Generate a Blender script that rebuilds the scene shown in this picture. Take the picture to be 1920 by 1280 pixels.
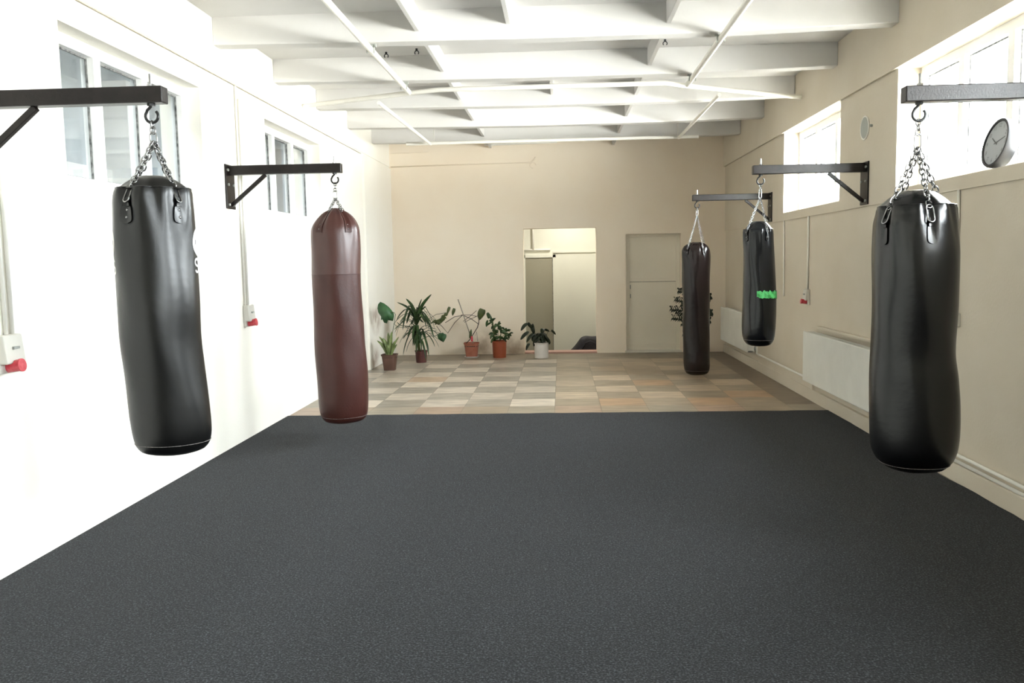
import bpy, bmesh, math, random
from mathutils import Vector, Matrix
PI = math.pi
for o in list(bpy.data.objects): bpy.data.objects.remove(o)
SC = bpy.context.scene
COL = SC.collection
random.seed(7)

# ------------------------------------------------------------------ camera
H = 1.65
cam_d = bpy.data.cameras.new('camera'); cam = bpy.data.objects.new('camera', cam_d); COL.objects.link(cam)
cam_d.sensor_width = 36.0; cam_d.lens = 36.0*1600/1920; cam_d.clip_start = 0.05; cam_d.clip_end = 200
yaw, pitch, roll = 0.0583483, 0.0940897, -0.0175374
cy, sy, cp, sp = math.cos(yaw), math.sin(yaw), math.cos(pitch), math.sin(pitch)
fwd = Vector((-sy*cp, cy*cp, -sp)); right = Vector((cy, sy, 0)); up = right.cross(fwd)
r2 = math.cos(roll)*right + math.sin(roll)*up
u2 = -math.sin(roll)*right + math.cos(roll)*up
m = Matrix((r2, u2, -fwd)).transposed().to_4x4(); m.translation = Vector((0, 0, H))
cam.matrix_world = m
SC.camera = cam

# ------------------------------------------------------------------ light and exposure
SKY = 9.0
GROUND = 1.7
world = bpy.data.worlds.new('sky'); SC.world = world; world.use_nodes = True
nt = world.node_tree; nt.nodes.clear()
wo = nt.nodes.new('ShaderNodeOutputWorld'); bg = nt.nodes.new('ShaderNodeBackground')
tc = nt.nodes.new('ShaderNodeTexCoord'); sx = nt.nodes.new('ShaderNodeSeparateXYZ'); rp = nt.nodes.new('ShaderNodeValToRGB')
mr = nt.nodes.new('ShaderNodeMapRange'); mr.inputs[1].default_value = -1; mr.inputs[2].default_value = 1
nt.links.new(tc.outputs['Generated'], sx.inputs[0]); nt.links.new(sx.outputs[2], mr.inputs[0]); nt.links.new(mr.outputs[0], rp.inputs[0])
# overcast sky above the horizon; a sunlit yard below it, dim close to the building
e = rp.color_ramp.elements
e[0].position = 0.30; e[0].color = (0.25, 0.25, 0.24, 1)
e[1].position = 0.53; e[1].color = (0.93, 0.97, 1.0, 1)
for p_, v_ in ((0.335, 0.4), (0.37, GROUND), (0.455, GROUND), (0.485, 0.9)):
    k_ = e.new(p_); k_.color = (v_, v_*0.99, v_*0.95, 1)
# the yard towards the street (behind the camera) is the brightest
az = nt.nodes.new('ShaderNodeMapRange'); az.inputs[1].default_value = -0.15; az.inputs[2].default_value = 0.35; az.inputs[3].default_value = 1.0; az.inputs[4].default_value = 0.25
nt.links.new(sx.outputs[1], az.inputs[0])
lowm = nt.nodes.new('ShaderNodeMath'); lowm.operation = 'LESS_THAN'; lowm.inputs[1].default_value = 0.0; nt.links.new(sx.outputs[2], lowm.inputs[0])
mm = nt.nodes.new('ShaderNodeMix'); mm.data_type = 'FLOAT'; mm.inputs[2].default_value = 1.0
nt.links.new(lowm.outputs[0], mm.inputs[0]); nt.links.new(az.outputs[0], mm.inputs[3])
vm = nt.nodes.new('ShaderNodeVectorMath'); vm.operation = 'SCALE'
nt.links.new(rp.outputs[0], vm.inputs[0]); nt.links.new(mm.outputs[0], vm.inputs['Scale'])
nt.links.new(vm.outputs[0], bg.inputs[0]); bg.inputs[1].default_value = SKY
nt.links.new(bg.outputs[0], wo.inputs[0])

def portal(name, loc, rot, sx_, sy_):
    l = bpy.data.lights.new(name, 'AREA'); l.shape = 'RECTANGLE'; l.size = sx_; l.size_y = sy_; l.energy = 1
    l.cycles.is_portal = True
    o = bpy.data.objects.new(name, l); COL.objects.link(o); o.location = loc; o.rotation_euler = rot
WIN_R = [(-5.4, -3.2), (-1.85, 0.35), (1.7, 3.9), (5.35, 7.52), (9.0, 11.2)]
WIN_L = [(-2.0, 0.03), (1.55, 3.58), (5.12, 7.15), (8.72, 10.72)]
for a, b in WIN_R:
    portal('window_daylight', (3.26, (a+b)/2, 2.7), (0, PI/2, 0), 1.04, b-a+0.04)

portal('hall_slot_daylight', (-4.85, 7, 5.32), (0, 0, 0), 0.2, 26)  # daylight for an added, unseen ceiling slot that brightens the hall
SC.view_settings.view_transform = 'Standard'; SC.view_settings.look = 'None'
SC.view_settings.gamma = 1.0; SC.view_settings.use_curve_mapping = False
SC.view_settings.exposure = 3.15

# ------------------------------------------------------------------ materials
def srgb(r, g, b):
    f = lambda c: (c/255/12.92) if c/255 <= 0.04045 else ((c/255+0.055)/1.055)**2.4
    return (f(r), f(g), f(b), 1)
def mat(name, col, rough=0.6, metal=0.0, col2=None, scale=5.0, bump=0.0, bscale=None, detail=4.0, spec=0.5, coat=0.0, lo=0.35, hi=0.65):
    mt = bpy.data.materials.new(name); mt.use_nodes = True; n = mt.node_tree; b = n.nodes['Principled BSDF']
    b.inputs['Roughness'].default_value = rough; b.inputs['Metallic'].default_value = metal
    b.inputs['Specular IOR Level'].default_value = spec; b.inputs['Base Color'].default_value = col
    b.inputs['Coat Weight'].default_value = coat
    t = n.nodes.new('ShaderNodeTexCoord')
    ns = n.nodes.new('ShaderNodeTexNoise'); ns.inputs['Scale'].default_value = scale; ns.inputs['Detail'].default_value = detail
    n.links.new(t.outputs['Object'], ns.inputs['Vector'])
    r = n.nodes.new('ShaderNodeValToRGB'); r.color_ramp.elements[0].position = lo; r.color_ramp.elements[1].position = hi
    r.color_ramp.elements[0].color = col; r.color_ramp.elements[1].color = col2 or tuple(min(1, c*1.06) for c in col[:3])+(1,)
    n.links.new(ns.outputs['Fac'], r.inputs[0]); n.links.new(r.outputs[0], b.inputs['Base Color'])
    if bump:
        nb = n.nodes.new('ShaderNodeTexNoise'); nb.inputs['Scale'].default_value = bscale or scale*4; nb.inputs['Detail'].default_value = 6
        n.links.new(t.outputs['Object'], nb.inputs['Vector'])
        bp = n.nodes.new('ShaderNodeBump'); bp.inputs['Strength'].default_value = bump; bp.inputs['Distance'].default_value = 0.01
        n.links.new(nb.outputs['Fac'], bp.inputs['Height']); n.links.new(bp.outputs[0], b.inputs['Normal'])
    return mt
M = {}
M['wall'] = mat('cream_wall_paint', (0.86, 0.745, 0.60, 1), 0.85, col2=(0.88, 0.78, 0.645, 1), scale=1.3, bump=0.12, bscale=60)
M['wall_left'] = mat('lit_wall_paint', (0.88, 0.845, 0.76, 1), 0.8, col2=(0.90, 0.87, 0.80, 1), scale=1.1, bump=0.1, bscale=60)  # cream wall paint lightened: light from the windows opposite put into the colour
M['wall_right'] = mat('shaded_wall_paint', (0.61, 0.54, 0.43, 1), 0.8, col2=(0.64, 0.575, 0.47, 1), scale=1.5, bump=0.15, bscale=50)  # cream wall paint darkened: shade of the window side put into the colour
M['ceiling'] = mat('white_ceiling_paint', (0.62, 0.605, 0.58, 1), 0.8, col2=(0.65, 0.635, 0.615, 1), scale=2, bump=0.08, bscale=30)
M['white'] = mat('white_paint', (0.82, 0.815, 0.79, 1), 0.5)
M['pvc'] = mat('white_plastic_frame', (0.85, 0.85, 0.84, 1), 0.35)
M['gasket'] = mat('dark_rubber', (0.05, 0.05, 0.05, 1), 0.7, col2=(0.3, 0.3, 0.29, 1), scale=25)
M['concrete'] = mat('grey_concrete', (0.16, 0.16, 0.155, 1), 0.9, scale=3)
M['radiator'] = mat('radiator_enamel', (0.76, 0.755, 0.70, 1), 0.35)
M['pipe'] = mat('painted_pipe', (0.80, 0.775, 0.71, 1), 0.45)
M['black_leather'] = mat('black_leather', (0.0004, 0.0004, 0.0005, 1), 0.27, col2=(0.001, 0.001, 0.0012, 1), scale=6, bump=0.05, bscale=30, spec=0.5)
M['worn_leather'] = mat('worn_black_leather', (0.0006, 0.0006, 0.0005, 1), 0.34, col2=(0.002, 0.0019, 0.0018, 1), scale=5, bump=0.07, bscale=30, spec=0.5)
M['brown_leather'] = mat('oxblood_leather', (0.046, 0.013, 0.0095, 1), 0.40, col2=(0.058, 0.017, 0.013, 1), scale=4, bump=0.15, bscale=45, spec=0.38)
M['brown_smooth'] = mat('smooth_oxblood_leather', (0.062, 0.023, 0.018, 1), 0.36, col2=(0.074, 0.028, 0.023, 1), scale=4, bump=0.08, bscale=45, spec=0.5)
M['dark_vinyl'] = mat('dark_brown_vinyl', (0.006, 0.003, 0.0027, 1), 0.24, col2=(0.010, 0.0052, 0.0055, 1), scale=6, bump=0.12, bscale=25, spec=0.35, coat=0.1)
M['blue_vinyl'] = mat('glossy_black_vinyl', (0.0012, 0.0014, 0.002, 1), 0.24, col2=(0.003, 0.0035, 0.005, 1), scale=6, bump=0.1, bscale=25, spec=0.4, coat=0.1)
M['strap_brown'] = mat('brown_strap', (0.045, 0.025, 0.022, 1), 0.5, scale=20)
M['stitch'] = mat('pale_stitching', (0.25, 0.23, 0.22, 1), 0.7, col2=(0.08, 0.07, 0.07, 1), scale=120)
M['chrome'] = mat('bright_steel', (0.38, 0.38, 0.38, 1), 0.25, metal=1.0, col2=(0.26, 0.26, 0.26, 1), scale=40)
M['iron'] = mat('black_painted_iron', (0.007, 0.0045, 0.0038, 1), 0.36, col2=(0.012, 0.008, 0.007, 1), scale=25, bump=0.1, bscale=90, spec=0.35)
M['hook'] = mat('dark_hook_steel', (0.03, 0.03, 0.03, 1), 0.35, metal=0.6, scale=30)
M['logo'] = mat('white_print', (0.80, 0.80, 0.78, 1), 0.45, col2=(0.6, 0.6, 0.58, 1), scale=30)
M['greyprint'] = mat('grey_print', (0.16, 0.16, 0.16, 1), 0.5, scale=30)
M['tape'] = mat('green_tape', (0.015, 0.18, 0.03, 1), 0.5, col2=(0.08, 0.45, 0.13, 1), scale=28, detail=8, lo=0.42, hi=0.58)
M['box'] = mat('grey_switch_box', (0.58, 0.56, 0.50, 1), 0.5)
M['red'] = mat('red_socket_plastic', (0.50, 0.02, 0.035, 1), 0.4, col2=(0.6, 0.07, 0.09, 1), scale=40)
M['darkgrey'] = mat('dark_grey_plastic', (0.10, 0.10, 0.10, 1), 0.4)
M['clockrim'] = mat('clock_case', (0.009, 0.0095, 0.012, 1), 0.5)
M['clockface'] = mat('clock_face', (0.40, 0.42, 0.44, 1), 0.5)
M['vent'] = mat('vent_grey', (0.33, 0.34, 0.31, 1), 0.6)
M['terracotta'] = mat('terracotta', (0.27, 0.085, 0.045, 1), 0.75, col2=(0.32, 0.11, 0.065, 1), scale=12)
M['orange'] = mat('orange_brown_plastic', (0.24, 0.048, 0.014, 1), 0.5, scale=12)
M['brownpot'] = mat('brown_plastic', (0.095, 0.045, 0.03, 1), 0.55, scale=12)
M['maroonpot'] = mat('maroon_plastic', (0.085, 0.022, 0.018, 1), 0.5, scale=12)
M['whitepot'] = mat('white_plastic_pot', (0.66, 0.62, 0.58, 1), 0.5, scale=12)
M['soil'] = mat('potting_soil', (0.03, 0.02, 0.014, 1), 0.95, scale=60)
M['leaf'] = mat('deep_green_leaf', (0.010, 0.034, 0.006, 1), 0.45, col2=(0.035, 0.075, 0.014, 1), scale=9)
M['leafbig'] = mat('blue_green_leaf', (0.025, 0.085, 0.028, 1), 0.5, col2=(0.045, 0.125, 0.045, 1), scale=12)
M['leafpale'] = mat('pale_green_leaf', (0.075, 0.11, 0.025, 1), 0.5, col2=(0.22, 0.27, 0.10, 1), scale=12)
M['leafolive'] = mat('olive_leaf', (0.04, 0.06, 0.012, 1), 0.5, col2=(0.075, 0.09, 0.02, 1), scale=14)
M['leafdark'] = mat('dark_leaf', (0.006, 0.012, 0.004, 1), 0.5, col2=(0.017, 0.028, 0.009, 1), scale=14)
M['stem'] = mat('woody_stem', (0.055, 0.038, 0.025, 1), 0.8, scale=20)
M['stake'] = mat('grey_wood_stake', (0.30, 0.26, 0.21, 1), 0.85, scale=20)
M['door'] = mat('cream_door_paint', (0.74, 0.68, 0.555, 1), 0.55, col2=(0.79, 0.73, 0.61, 1), scale=1.2)
M['door_dark'] = mat('olive_door_paint', (0.30, 0.28, 0.21, 1), 0.6, scale=1.2)
M['annex_wall'] = mat('hallway_paint', (0.70, 0.69, 0.60, 1), 0.7, scale=1.2)
M['threshold'] = mat('reddish_threshold', (0.50, 0.31, 0.25, 1), 0.7, scale=8)
M['doorsill'] = mat('pale_threshold', (0.66, 0.62, 0.54, 1), 0.7, scale=8)
M['bagcloth'] = mat('black_bag_cloth', (0.012, 0.011, 0.014, 1), 0.6, col2=(0.03, 0.025, 0.035, 1), scale=8, bump=0.4, bscale=14)
M['bluegrey'] = mat('blue_grey_hall_wall', (0.44, 0.48, 0.51, 1), 0.8, col2=(0.54, 0.58, 0.60, 1), scale=0.9, lo=0.45, hi=0.55)
M['groove'] = mat('wall_crack', (0.45, 0.41, 0.34, 1), 0.9)

def glass_mat():
    mt = bpy.data.materials.new('window_glass'); mt.use_nodes = True; n = mt.node_tree; n.nodes.clear()
    o = n.nodes.new('ShaderNodeOutputMaterial'); mx = n.nodes.new('ShaderNodeMixShader'); t = n.nodes.new('ShaderNodeBsdfTransparent')
    g = n.nodes.new('ShaderNodeBsdfGlossy'); g.inputs['Roughness'].default_value = 0.03; t.inputs[0].default_value = (0.94, 0.96, 0.96, 1)
    lw = n.nodes.new('ShaderNodeLayerWeight'); lw.inputs[0].default_value = 0.5
    pw = n.nodes.new('ShaderNodeMath'); pw.operation = 'POWER'; pw.inputs[1].default_value = 4.0
    fr = n.nodes.new('ShaderNodeMath'); fr.operation = 'MULTIPLY_ADD'; fr.inputs[1].default_value = 0.85; fr.inputs[2].default_value = 0.04
    n.links.new(lw.outputs['Facing'], pw.inputs[0]); n.links.new(pw.outputs[0], fr.inputs[0]); n.links.new(fr.outputs[0], mx.inputs[0]); n.links.new(t.outputs[0], mx.inputs[1]); n.links.new(g.outputs[0], mx.inputs[2]); n.links.new(mx.outputs[0], o.inputs[0])
    return mt
M['glass'] = glass_mat()
def add_stain(mt, col, blobs, strength):
    n = mt.node_tree; b = n.nodes['Principled BSDF']; src = b.inputs['Base Color'].links[0].from_socket
    t = n.nodes.new('ShaderNodeTexCoord'); nz = n.nodes.new('ShaderNodeTexNoise'); nz.inputs['Scale'].default_value = 5; nz.inputs['Detail'].default_value = 5
    n.links.new(t.outputs['Object'], nz.inputs[0]); acc = None
    for (c, r) in blobs:
        sb = n.nodes.new('ShaderNodeVectorMath'); sb.operation = 'SUBTRACT'; sb.inputs[1].default_value = c; n.links.new(t.outputs['Object'], sb.inputs[0])
        dv_ = n.nodes.new('ShaderNodeVectorMath'); dv_.operation = 'DIVIDE'; dv_.inputs[1].default_value = r; n.links.new(sb.outputs[0], dv_.inputs[0])
        ln = n.nodes.new('ShaderNodeVectorMath'); ln.operation = 'LENGTH'; n.links.new(dv_.outputs[0], ln.inputs[0])
        mp = n.nodes.new('ShaderNodeMapRange'); mp.inputs[1].default_value = 1.0; mp.inputs[2].default_value = 0.2; mp.inputs[3].default_value = 0; mp.inputs[4].default_value = 1; n.links.new(ln.outputs['Value'], mp.inputs[0])
        if acc is None: acc = mp.outputs[0]
        else:
            mxx = n.nodes.new('ShaderNodeMath'); mxx.operation = 'MAXIMUM'; n.links.new(acc, mxx.inputs[0]); n.links.new(mp.outputs[0], mxx.inputs[1]); acc = mxx.outputs[0]
    nm = n.nodes.new('ShaderNodeMapRange'); nm.inputs[1].default_value = 0.38; nm.inputs[2].default_value = 0.62; nm.inputs[3].default_value = 0.15; nm.inputs[4].default_value = strength; n.links.new(nz.outputs['Fac'], nm.inputs[0])
    ml = n.nodes.new('ShaderNodeMath'); ml.operation = 'MULTIPLY'; n.links.new(acc, ml.inputs[0]); n.links.new(nm.outputs[0], ml.inputs[1])
    mx = n.nodes.new('ShaderNodeMix'); mx.data_type = 'RGBA'; n.links.new(ml.outputs[0], mx.inputs[0]); n.links.new(src, mx.inputs[6]); mx.inputs[7].default_value = col; n.links.new(mx.outputs[2], b.inputs['Base Color'])
add_stain(M['wall'], (0.42, 0.31, 0.21, 1), [((-1.35, 15.1, 0.15), (0.55, 1, 0.42)), ((-0.85, 15.1, 0.1), (0.5, 1, 0.35))], 0.75)
add_stain(M['wall_left'], (0.40, 0.30, 0.24, 1), [((-2.97, 13.55, 0.75), (0.3, 0.45, 0.28)), ((-2.97, 13.4, 0.15), (0.3, 0.35, 0.22)), ((-3.0, 7.62, 2.1), (0.3, 0.12, 0.35))], 0.95)

def carpet_mat():
    mt = bpy.data.materials.new('charcoal_carpet'); mt.use_nodes = True; n = mt.node_tree; b = n.nodes['Principled BSDF']
    b.inputs['Roughness'].default_value = 0.95; b.inputs['Specular IOR Level'].default_value = 0.15
    b.inputs['Sheen Weight'].default_value = 0.05; b.inputs['Sheen Roughness'].default_value = 0.6
    t = n.nodes.new('ShaderNodeTexCoord')
    a = n.nodes.new('ShaderNodeTexNoise'); a.inputs['Scale'].default_value = 105; a.inputs['Detail'].default_value = 3; a.inputs['Roughness'].default_value = 0.7
    c = n.nodes.new('ShaderNodeTexNoise'); c.inputs['Scale'].default_value = 1.2; c.inputs['Detail'].default_value = 3
    n.links.new(t.outputs['Object'], a.inputs[0]); n.links.new(t.outputs['Object'], c.inputs[0])
    r = n.nodes.new('ShaderNodeValToRGB'); e = r.color_ramp.elements
    e[0].position = 0.33; e[0].color = (0.0025, 0.003, 0.0035, 1); e[1].position = 0.72; e[1].color = (0.085, 0.092, 0.104, 1)
    k = e.new(0.52); k.color = (0.0155, 0.0166, 0.019, 1)
    n.links.new(a.outputs['Fac'], r.inputs[0])
    r2_ = n.nodes.new('ShaderNodeValToRGB'); r2_.color_ramp.elements[0].color = (0.92, 0.92, 0.92, 1); r2_.color_ramp.elements[1].color = (1.05, 1.05, 1.05, 1)
    n.links.new(c.outputs['Fac'], r2_.inputs[0])
    mx = n.nodes.new('ShaderNodeMix'); mx.data_type = 'RGBA'; mx.blend_type = 'MULTIPLY'; mx.inputs[0].default_value = 1
    n.links.new(r.outputs[0], mx.inputs[6]); n.links.new(r2_.outputs[0], mx.inputs[7]); n.links.new(mx.outputs[2], b.inputs['Base Color'])
    bp = n.nodes.new('ShaderNodeBump'); bp.inputs['Strength'].default_value = 0.6; bp.inputs['Distance'].default_value = 0.01
    n.links.new(a.outputs['Fac'], bp.inputs['Height']); n.links.new(bp.outputs[0], b.inputs['Normal'])
    return mt
M['carpet'] = carpet_mat()

def tile_mat():
    mt = bpy.data.materials.new('stone_floor_tiles'); mt.use_nodes = True; n = mt.node_tree; b = n.nodes['Principled BSDF']
    b.inputs['Roughness'].default_value = 0.38; b.inputs['Specular IOR Level'].default_value = 0.45
    at = n.nodes.new('ShaderNodeAttribute'); at.attribute_name = 'tile_color'
    t = n.nodes.new('ShaderNodeTexCoord'); a = n.nodes.new('ShaderNodeTexNoise'); a.inputs['Scale'].default_value = 5; a.inputs['Detail'].default_value = 5
    mp = n.nodes.new('ShaderNodeMapping'); mp.inputs['Scale'].default_value = (0.6, 2.5, 1)
    n.links.new(t.outputs['Object'], mp.inputs[0]); n.links.new(mp.outputs[0], a.inputs[0])
    r = n.nodes.new('ShaderNodeValToRGB'); r.color_ramp.elements[0].color = (0.78, 0.76, 0.74, 1); r.color_ramp.elements[1].color = (1.15, 1.12, 1.08, 1)
    r.color_ramp.elements[0].position = 0.35; r.color_ramp.elements[1].position = 0.65
    n.links.new(a.outputs['Fac'], r.inputs[0])
    mx = n.nodes.new('ShaderNodeMix'); mx.data_type = 'RGBA'; mx.blend_type = 'MULTIPLY'; mx.inputs[0].default_value = 1
    n.links.new(at.outputs['Color'], mx.inputs[6]); n.links.new(r.outputs[0], mx.inputs[7]); n.links.new(mx.outputs[2], b.inputs['Base Color'])
    return mt
M['tile'] = tile_mat()

# ------------------------------------------------------------------ helpers
class MB:
    def __init__(s): s.v = []; s.f = []
    def box(s, x0, x1, y0, y1, z0, z1):
        i = len(s.v)
        s.v += [(x0,y0,z0),(x1,y0,z0),(x1,y1,z0),(x0,y1,z0),(x0,y0,z1),(x1,y0,z1),(x1,y1,z1),(x0,y1,z1)]
        s.f += [tuple(i+k for k in q) for q in ((0,3,2,1),(4,5,6,7),(0,1,5,4),(1,2,6,5),(2,3,7,6),(3,0,4,7))]; return s
    def quad(s, a, b, c, d):
        i = len(s.v); s.v += [tuple(a),tuple(b),tuple(c),tuple(d)]; s.f.append((i,i+1,i+2,i+3)); return s
    def tube(s, pts, r, n=8, closed=False, caps=True):
        pts = [Vector(p) for p in pts]; N = len(pts); rr = r if isinstance(r, (list, tuple)) else [r]*N
        base = len(s.v); prev = None
        for k, p in enumerate(pts):
            if closed: t = (pts[(k+1) % N]-pts[k-1])
            else: t = pts[min(k+1, N-1)]-pts[max(k-1, 0)]
            t = t.normalized() if t.length > 1e-9 else Vector((0,0,1))
            if prev is None:
                a = Vector((0,0,1)) if abs(t.z) < 0.9 else Vector((1,0,0)); u = t.cross(a).normalized()
            else:
                u = prev-t*prev.dot(t); u = u.normalized() if u.length > 1e-6 else t.orthogonal().normalized()
            prev = u; w = t.cross(u)
            for j in range(n):
                an = 2*PI*j/n; q = p+(u*math.cos(an)+w*math.sin(an))*rr[k]; s.v.append(tuple(q))
        for k in range(N if closed else N-1):
            for j in range(n):
                a = base+k*n+j; b = base+k*n+(j+1) % n; c = base+((k+1) % N)*n+(j+1) % n; d = base+((k+1) % N)*n+j
                s.f.append((a,b,c,d))
        if caps and not closed:
            s.f.append(tuple(base+j for j in reversed(range(n)))); s.f.append(tuple(base+(N-1)*n+j for j in range(n)))
        return s
    def bar(s, p, q, w, h, upv=(0,0,1)):
        p, q = Vector(p), Vector(q); t = (q-p).normalized(); u = t.cross(Vector(upv)).normalized(); v = u.cross(t)
        i = len(s.v)
        for c in (p, q):
            for a, b in ((-1,-1),(1,-1),(1,1),(-1,1)): s.v.append(tuple(c+u*a*w/2+v*b*h/2))
        s.f += [tuple(i+k for k in x) for x in ((0,3,2,1),(4,5,6,7),(0,1,5,4),(1,2,6,5),(2,3,7,6),(3,0,4,7))]; return s
    def cyl(s, c, axis, r, L, n=16, r2=None):
        c, a = Vector(c), Vector(axis).normalized(); return s.tube([c, c+a*L], [r, r if r2 is None else r2], n)
    def lathe(s, c, prof, n=24, squash=None):
        c = Vector(c); base = len(s.v)
        for (r, z) in prof:
            for j in range(n):
                a = 2*PI*j/n
                if squash:  # rounded square
                    ca, sa = math.cos(a), math.sin(a); k = 1/((abs(ca)**squash+abs(sa)**squash)**(1/squash))
                    s.v.append((c.x+ca*r*k, c.y+sa*r*k, c.z+z))
                else: s.v.append((c.x+math.cos(a)*r, c.y+math.sin(a)*r, c.z+z))
        for k in range(len(prof)-1):
            for j in range(n):
                s.f.append((base+k*n+j, base+k*n+(j+1) % n, base+(k+1)*n+(j+1) % n, base+(k+1)*n+j))
        return s
    def build(s, name, m_, parent=None, smooth=False, bevel=0, segs=2, auto=None):
        me = bpy.data.meshes.new(name); me.from_pydata(s.v, [], s.f); me.update()
        bm = bmesh.new(); bm.from_mesh(me); bmesh.ops.recalc_face_normals(bm, faces=bm.faces); bm.to_mesh(me); bm.free()
        if m_ is not None: me.materials.append(m_)
        if smooth: me.polygons.foreach_set('use_smooth', [True]*len(me.polygons))
        o = bpy.data.objects.new(name, me); COL.objects.link(o)
        if parent:
            o.parent = parent; o.matrix_parent_inverse = Matrix.Translation(-wloc(parent))
        if bevel:
            b = o.modifiers.new('bevel', 'BEVEL'); b.width = bevel; b.segments = segs; b.limit_method = 'ANGLE'
        if auto:
            try:
                bm = bmesh.new(); bm.from_mesh(me)
                for e in bm.edges:
                    if len(e.link_faces) == 2 and e.calc_face_angle(0) > auto: e.smooth = False
                bm.to_mesh(me); bm.free()
            except Exception: pass
        return o
def wloc(o):
    return Vector(o.location)            # vertices are in world coordinates; only the empties are moved
def tag(o, label=None, cat=None, group=None, kind=None):
    if label: o['label'] = label
    if cat: o['category'] = cat
    if group: o['group'] = group
    if kind: o['kind'] = kind
    return o
def thing(name, loc, label, cat, group=None):
    o = bpy.data.objects.new(name, None); COL.objects.link(o); o.location = loc; o.empty_display_size = 0.1
    return tag(o, label, cat, group)
def struct(o, label=None): o['kind'] = 'structure'; return tag(o, label)

def wall_cells(ax, t0, t1, a0, a1, z0, z1, holes):
    """solid wall with rectangular holes; ax 'x' -> wall thickness along x, a = y;  ax 'y' -> thickness along y, a = x"""
    A = sorted({a0, a1, *[h[0] for h in holes], *[h[1] for h in holes]}); Z = sorted({z0, z1, *[h[2] for h in holes], *[h[3] for h in holes]})
    A = [a for a in A if a0 <= a <= a1]; Z = [z for z in Z if z0 <= z <= z1]
    faces = {}
    for i in range(len(A)-1):
        for j in range(len(Z)-1):
            ca, cz = (A[i]+A[i+1])/2, (Z[j]+Z[j+1])/2
            if any(h[0] < ca < h[1] and h[2] < cz < h[3] for h in holes): continue
            mb = MB()
            if ax == 'x': mb.box(t0, t1, A[i], A[i+1], Z[j], Z[j+1])
            else: mb.box(A[i], A[i+1], t0, t1, Z[j], Z[j+1])
            for f in mb.f:
                vs = [mb.v[k] for k in f]; key = tuple(sorted(tuple(round(c, 5) for c in v) for v in vs))
                if key in faces: faces[key] = None
                else: faces[key] = vs
    out = MB()
    for vs in faces.values():
        if vs: out.quad(*vs)
    return out

# ------------------------------------------------------------------ the room shell
XL, XR, YB, YN, ZC = -3.0, 2.85, 15.1, -6.0, 3.79
HL = [(a, b, 2.19, 3.14) for a, b in WIN_L]; HR = [(a, b, 2.20, 3.20) for a, b in WIN_R]
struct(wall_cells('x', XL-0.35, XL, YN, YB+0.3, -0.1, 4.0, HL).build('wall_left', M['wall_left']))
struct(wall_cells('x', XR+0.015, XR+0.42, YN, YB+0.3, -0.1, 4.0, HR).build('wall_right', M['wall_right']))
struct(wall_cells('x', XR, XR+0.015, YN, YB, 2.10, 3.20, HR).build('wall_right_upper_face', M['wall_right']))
OP = (-0.655, 0.625, -0.5, 2.21); DR = (1.14, 2.09, -0.5, 2.08)
struct(wall_cells('y', YB, YB+0.3, XL, XR+0.1, -0.5, 4.0, [OP, DR]).build('wall_back', M['wall']))
struct(MB().box(XL-0.35, XR+0.35, YN-0.2, YN, -0.1, 4.0).build('wall_behind_camera', M['door_dark']))  # unseen wall, made dark to lower fill light and reflections on the bags
struct(MB().box(XL-0.35, XR+0.35, YN, YB+0.3, ZC, 3.98).build('ceiling', M['ceiling']))
# floor: tiled, one mesh with per-face tile colours
def build_floor():
    me = bpy.data.meshes.new('floor'); v = []; f = []; cols = []
    xs = [XL]+[-2.67+0.517*k for k in range(0, 11)]+[XR+0.02]; ys = [YN, 9.60]+[9.60+0.51*k for k in range(1, 11)]+[YB+0.02]
    L = (0.52, 0.46, 0.385); D = (0.27, 0.243, 0.20)
    for j in range(len(ys)-1):
        for i in range(len(xs)-1):
            n = len(v); x0, x1, y0, y1 = xs[i], xs[i+1], ys[j], ys[j+1]; g = 0.0018
            v += [(x0+g,y0+g,0),(x1-g,y0+g,0),(x1-g,y1-g,0),(x0+g,y1-g,0)]; f.append((n,n+1,n+2,n+3))
            r, c = j-1, i-1
            rnd = random.random()
            if j == 0 : col = [(0.33,0.24,0.175),(0.31,0.25,0.18),(0.30,0.26,0.2)][i % 3]
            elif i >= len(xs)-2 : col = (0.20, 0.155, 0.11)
            elif j >= len(ys)-3: col = (0.23+0.05*rnd, 0.195+0.04*rnd, 0.145+0.03*rnd)
            else:
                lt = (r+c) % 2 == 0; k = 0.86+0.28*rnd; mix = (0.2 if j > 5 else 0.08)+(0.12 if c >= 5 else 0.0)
                a = L if lt else D; b_ = D if lt else L
                col = tuple((a[q]*(1-mix)+b_[q]*mix)*k for q in range(3))
                if (r, c) in ((0,6),(1,9),(0,8),(4,1),(3,7)): col = (0.45, 0.33, 0.23)
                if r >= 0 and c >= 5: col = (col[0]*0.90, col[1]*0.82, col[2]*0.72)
            cols.append(col)
    n = len(v); v += [(XL-0.1,YN,-0.003),(XR+0.1,YN,-0.003),(XR+0.1,YB+0.02,-0.003),(XL-0.1,YB+0.02,-0.003)]; f.append((n,n+1,n+2,n+3)); cols.append((0.12,0.10,0.08))
    n = len(v); v += [(XL-0.1,YN,-0.1),(XR+0.1,YN,-0.1),(XR+0.1,YB+0.02,-0.1),(XL-0.1,YB+0.02,-0.1)]; f.append((n+3,n+2,n+1,n)); cols.append((0.12,0.10,0.08))
    me.from_pydata(v, [], f); at = me.color_attributes.new('tile_color', 'FLOAT_COLOR', 'CORNER')
    k = 0
    for p, c in zip(me.polygons, cols):
        for _ in p.loop_indices: at.data[k].color = (*c, 1); k += 1
    me.materials.append(M['tile']); o = bpy.data.objects.new('floor', me); COL.objects.link(o); return struct(o)
build_floor()

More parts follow.
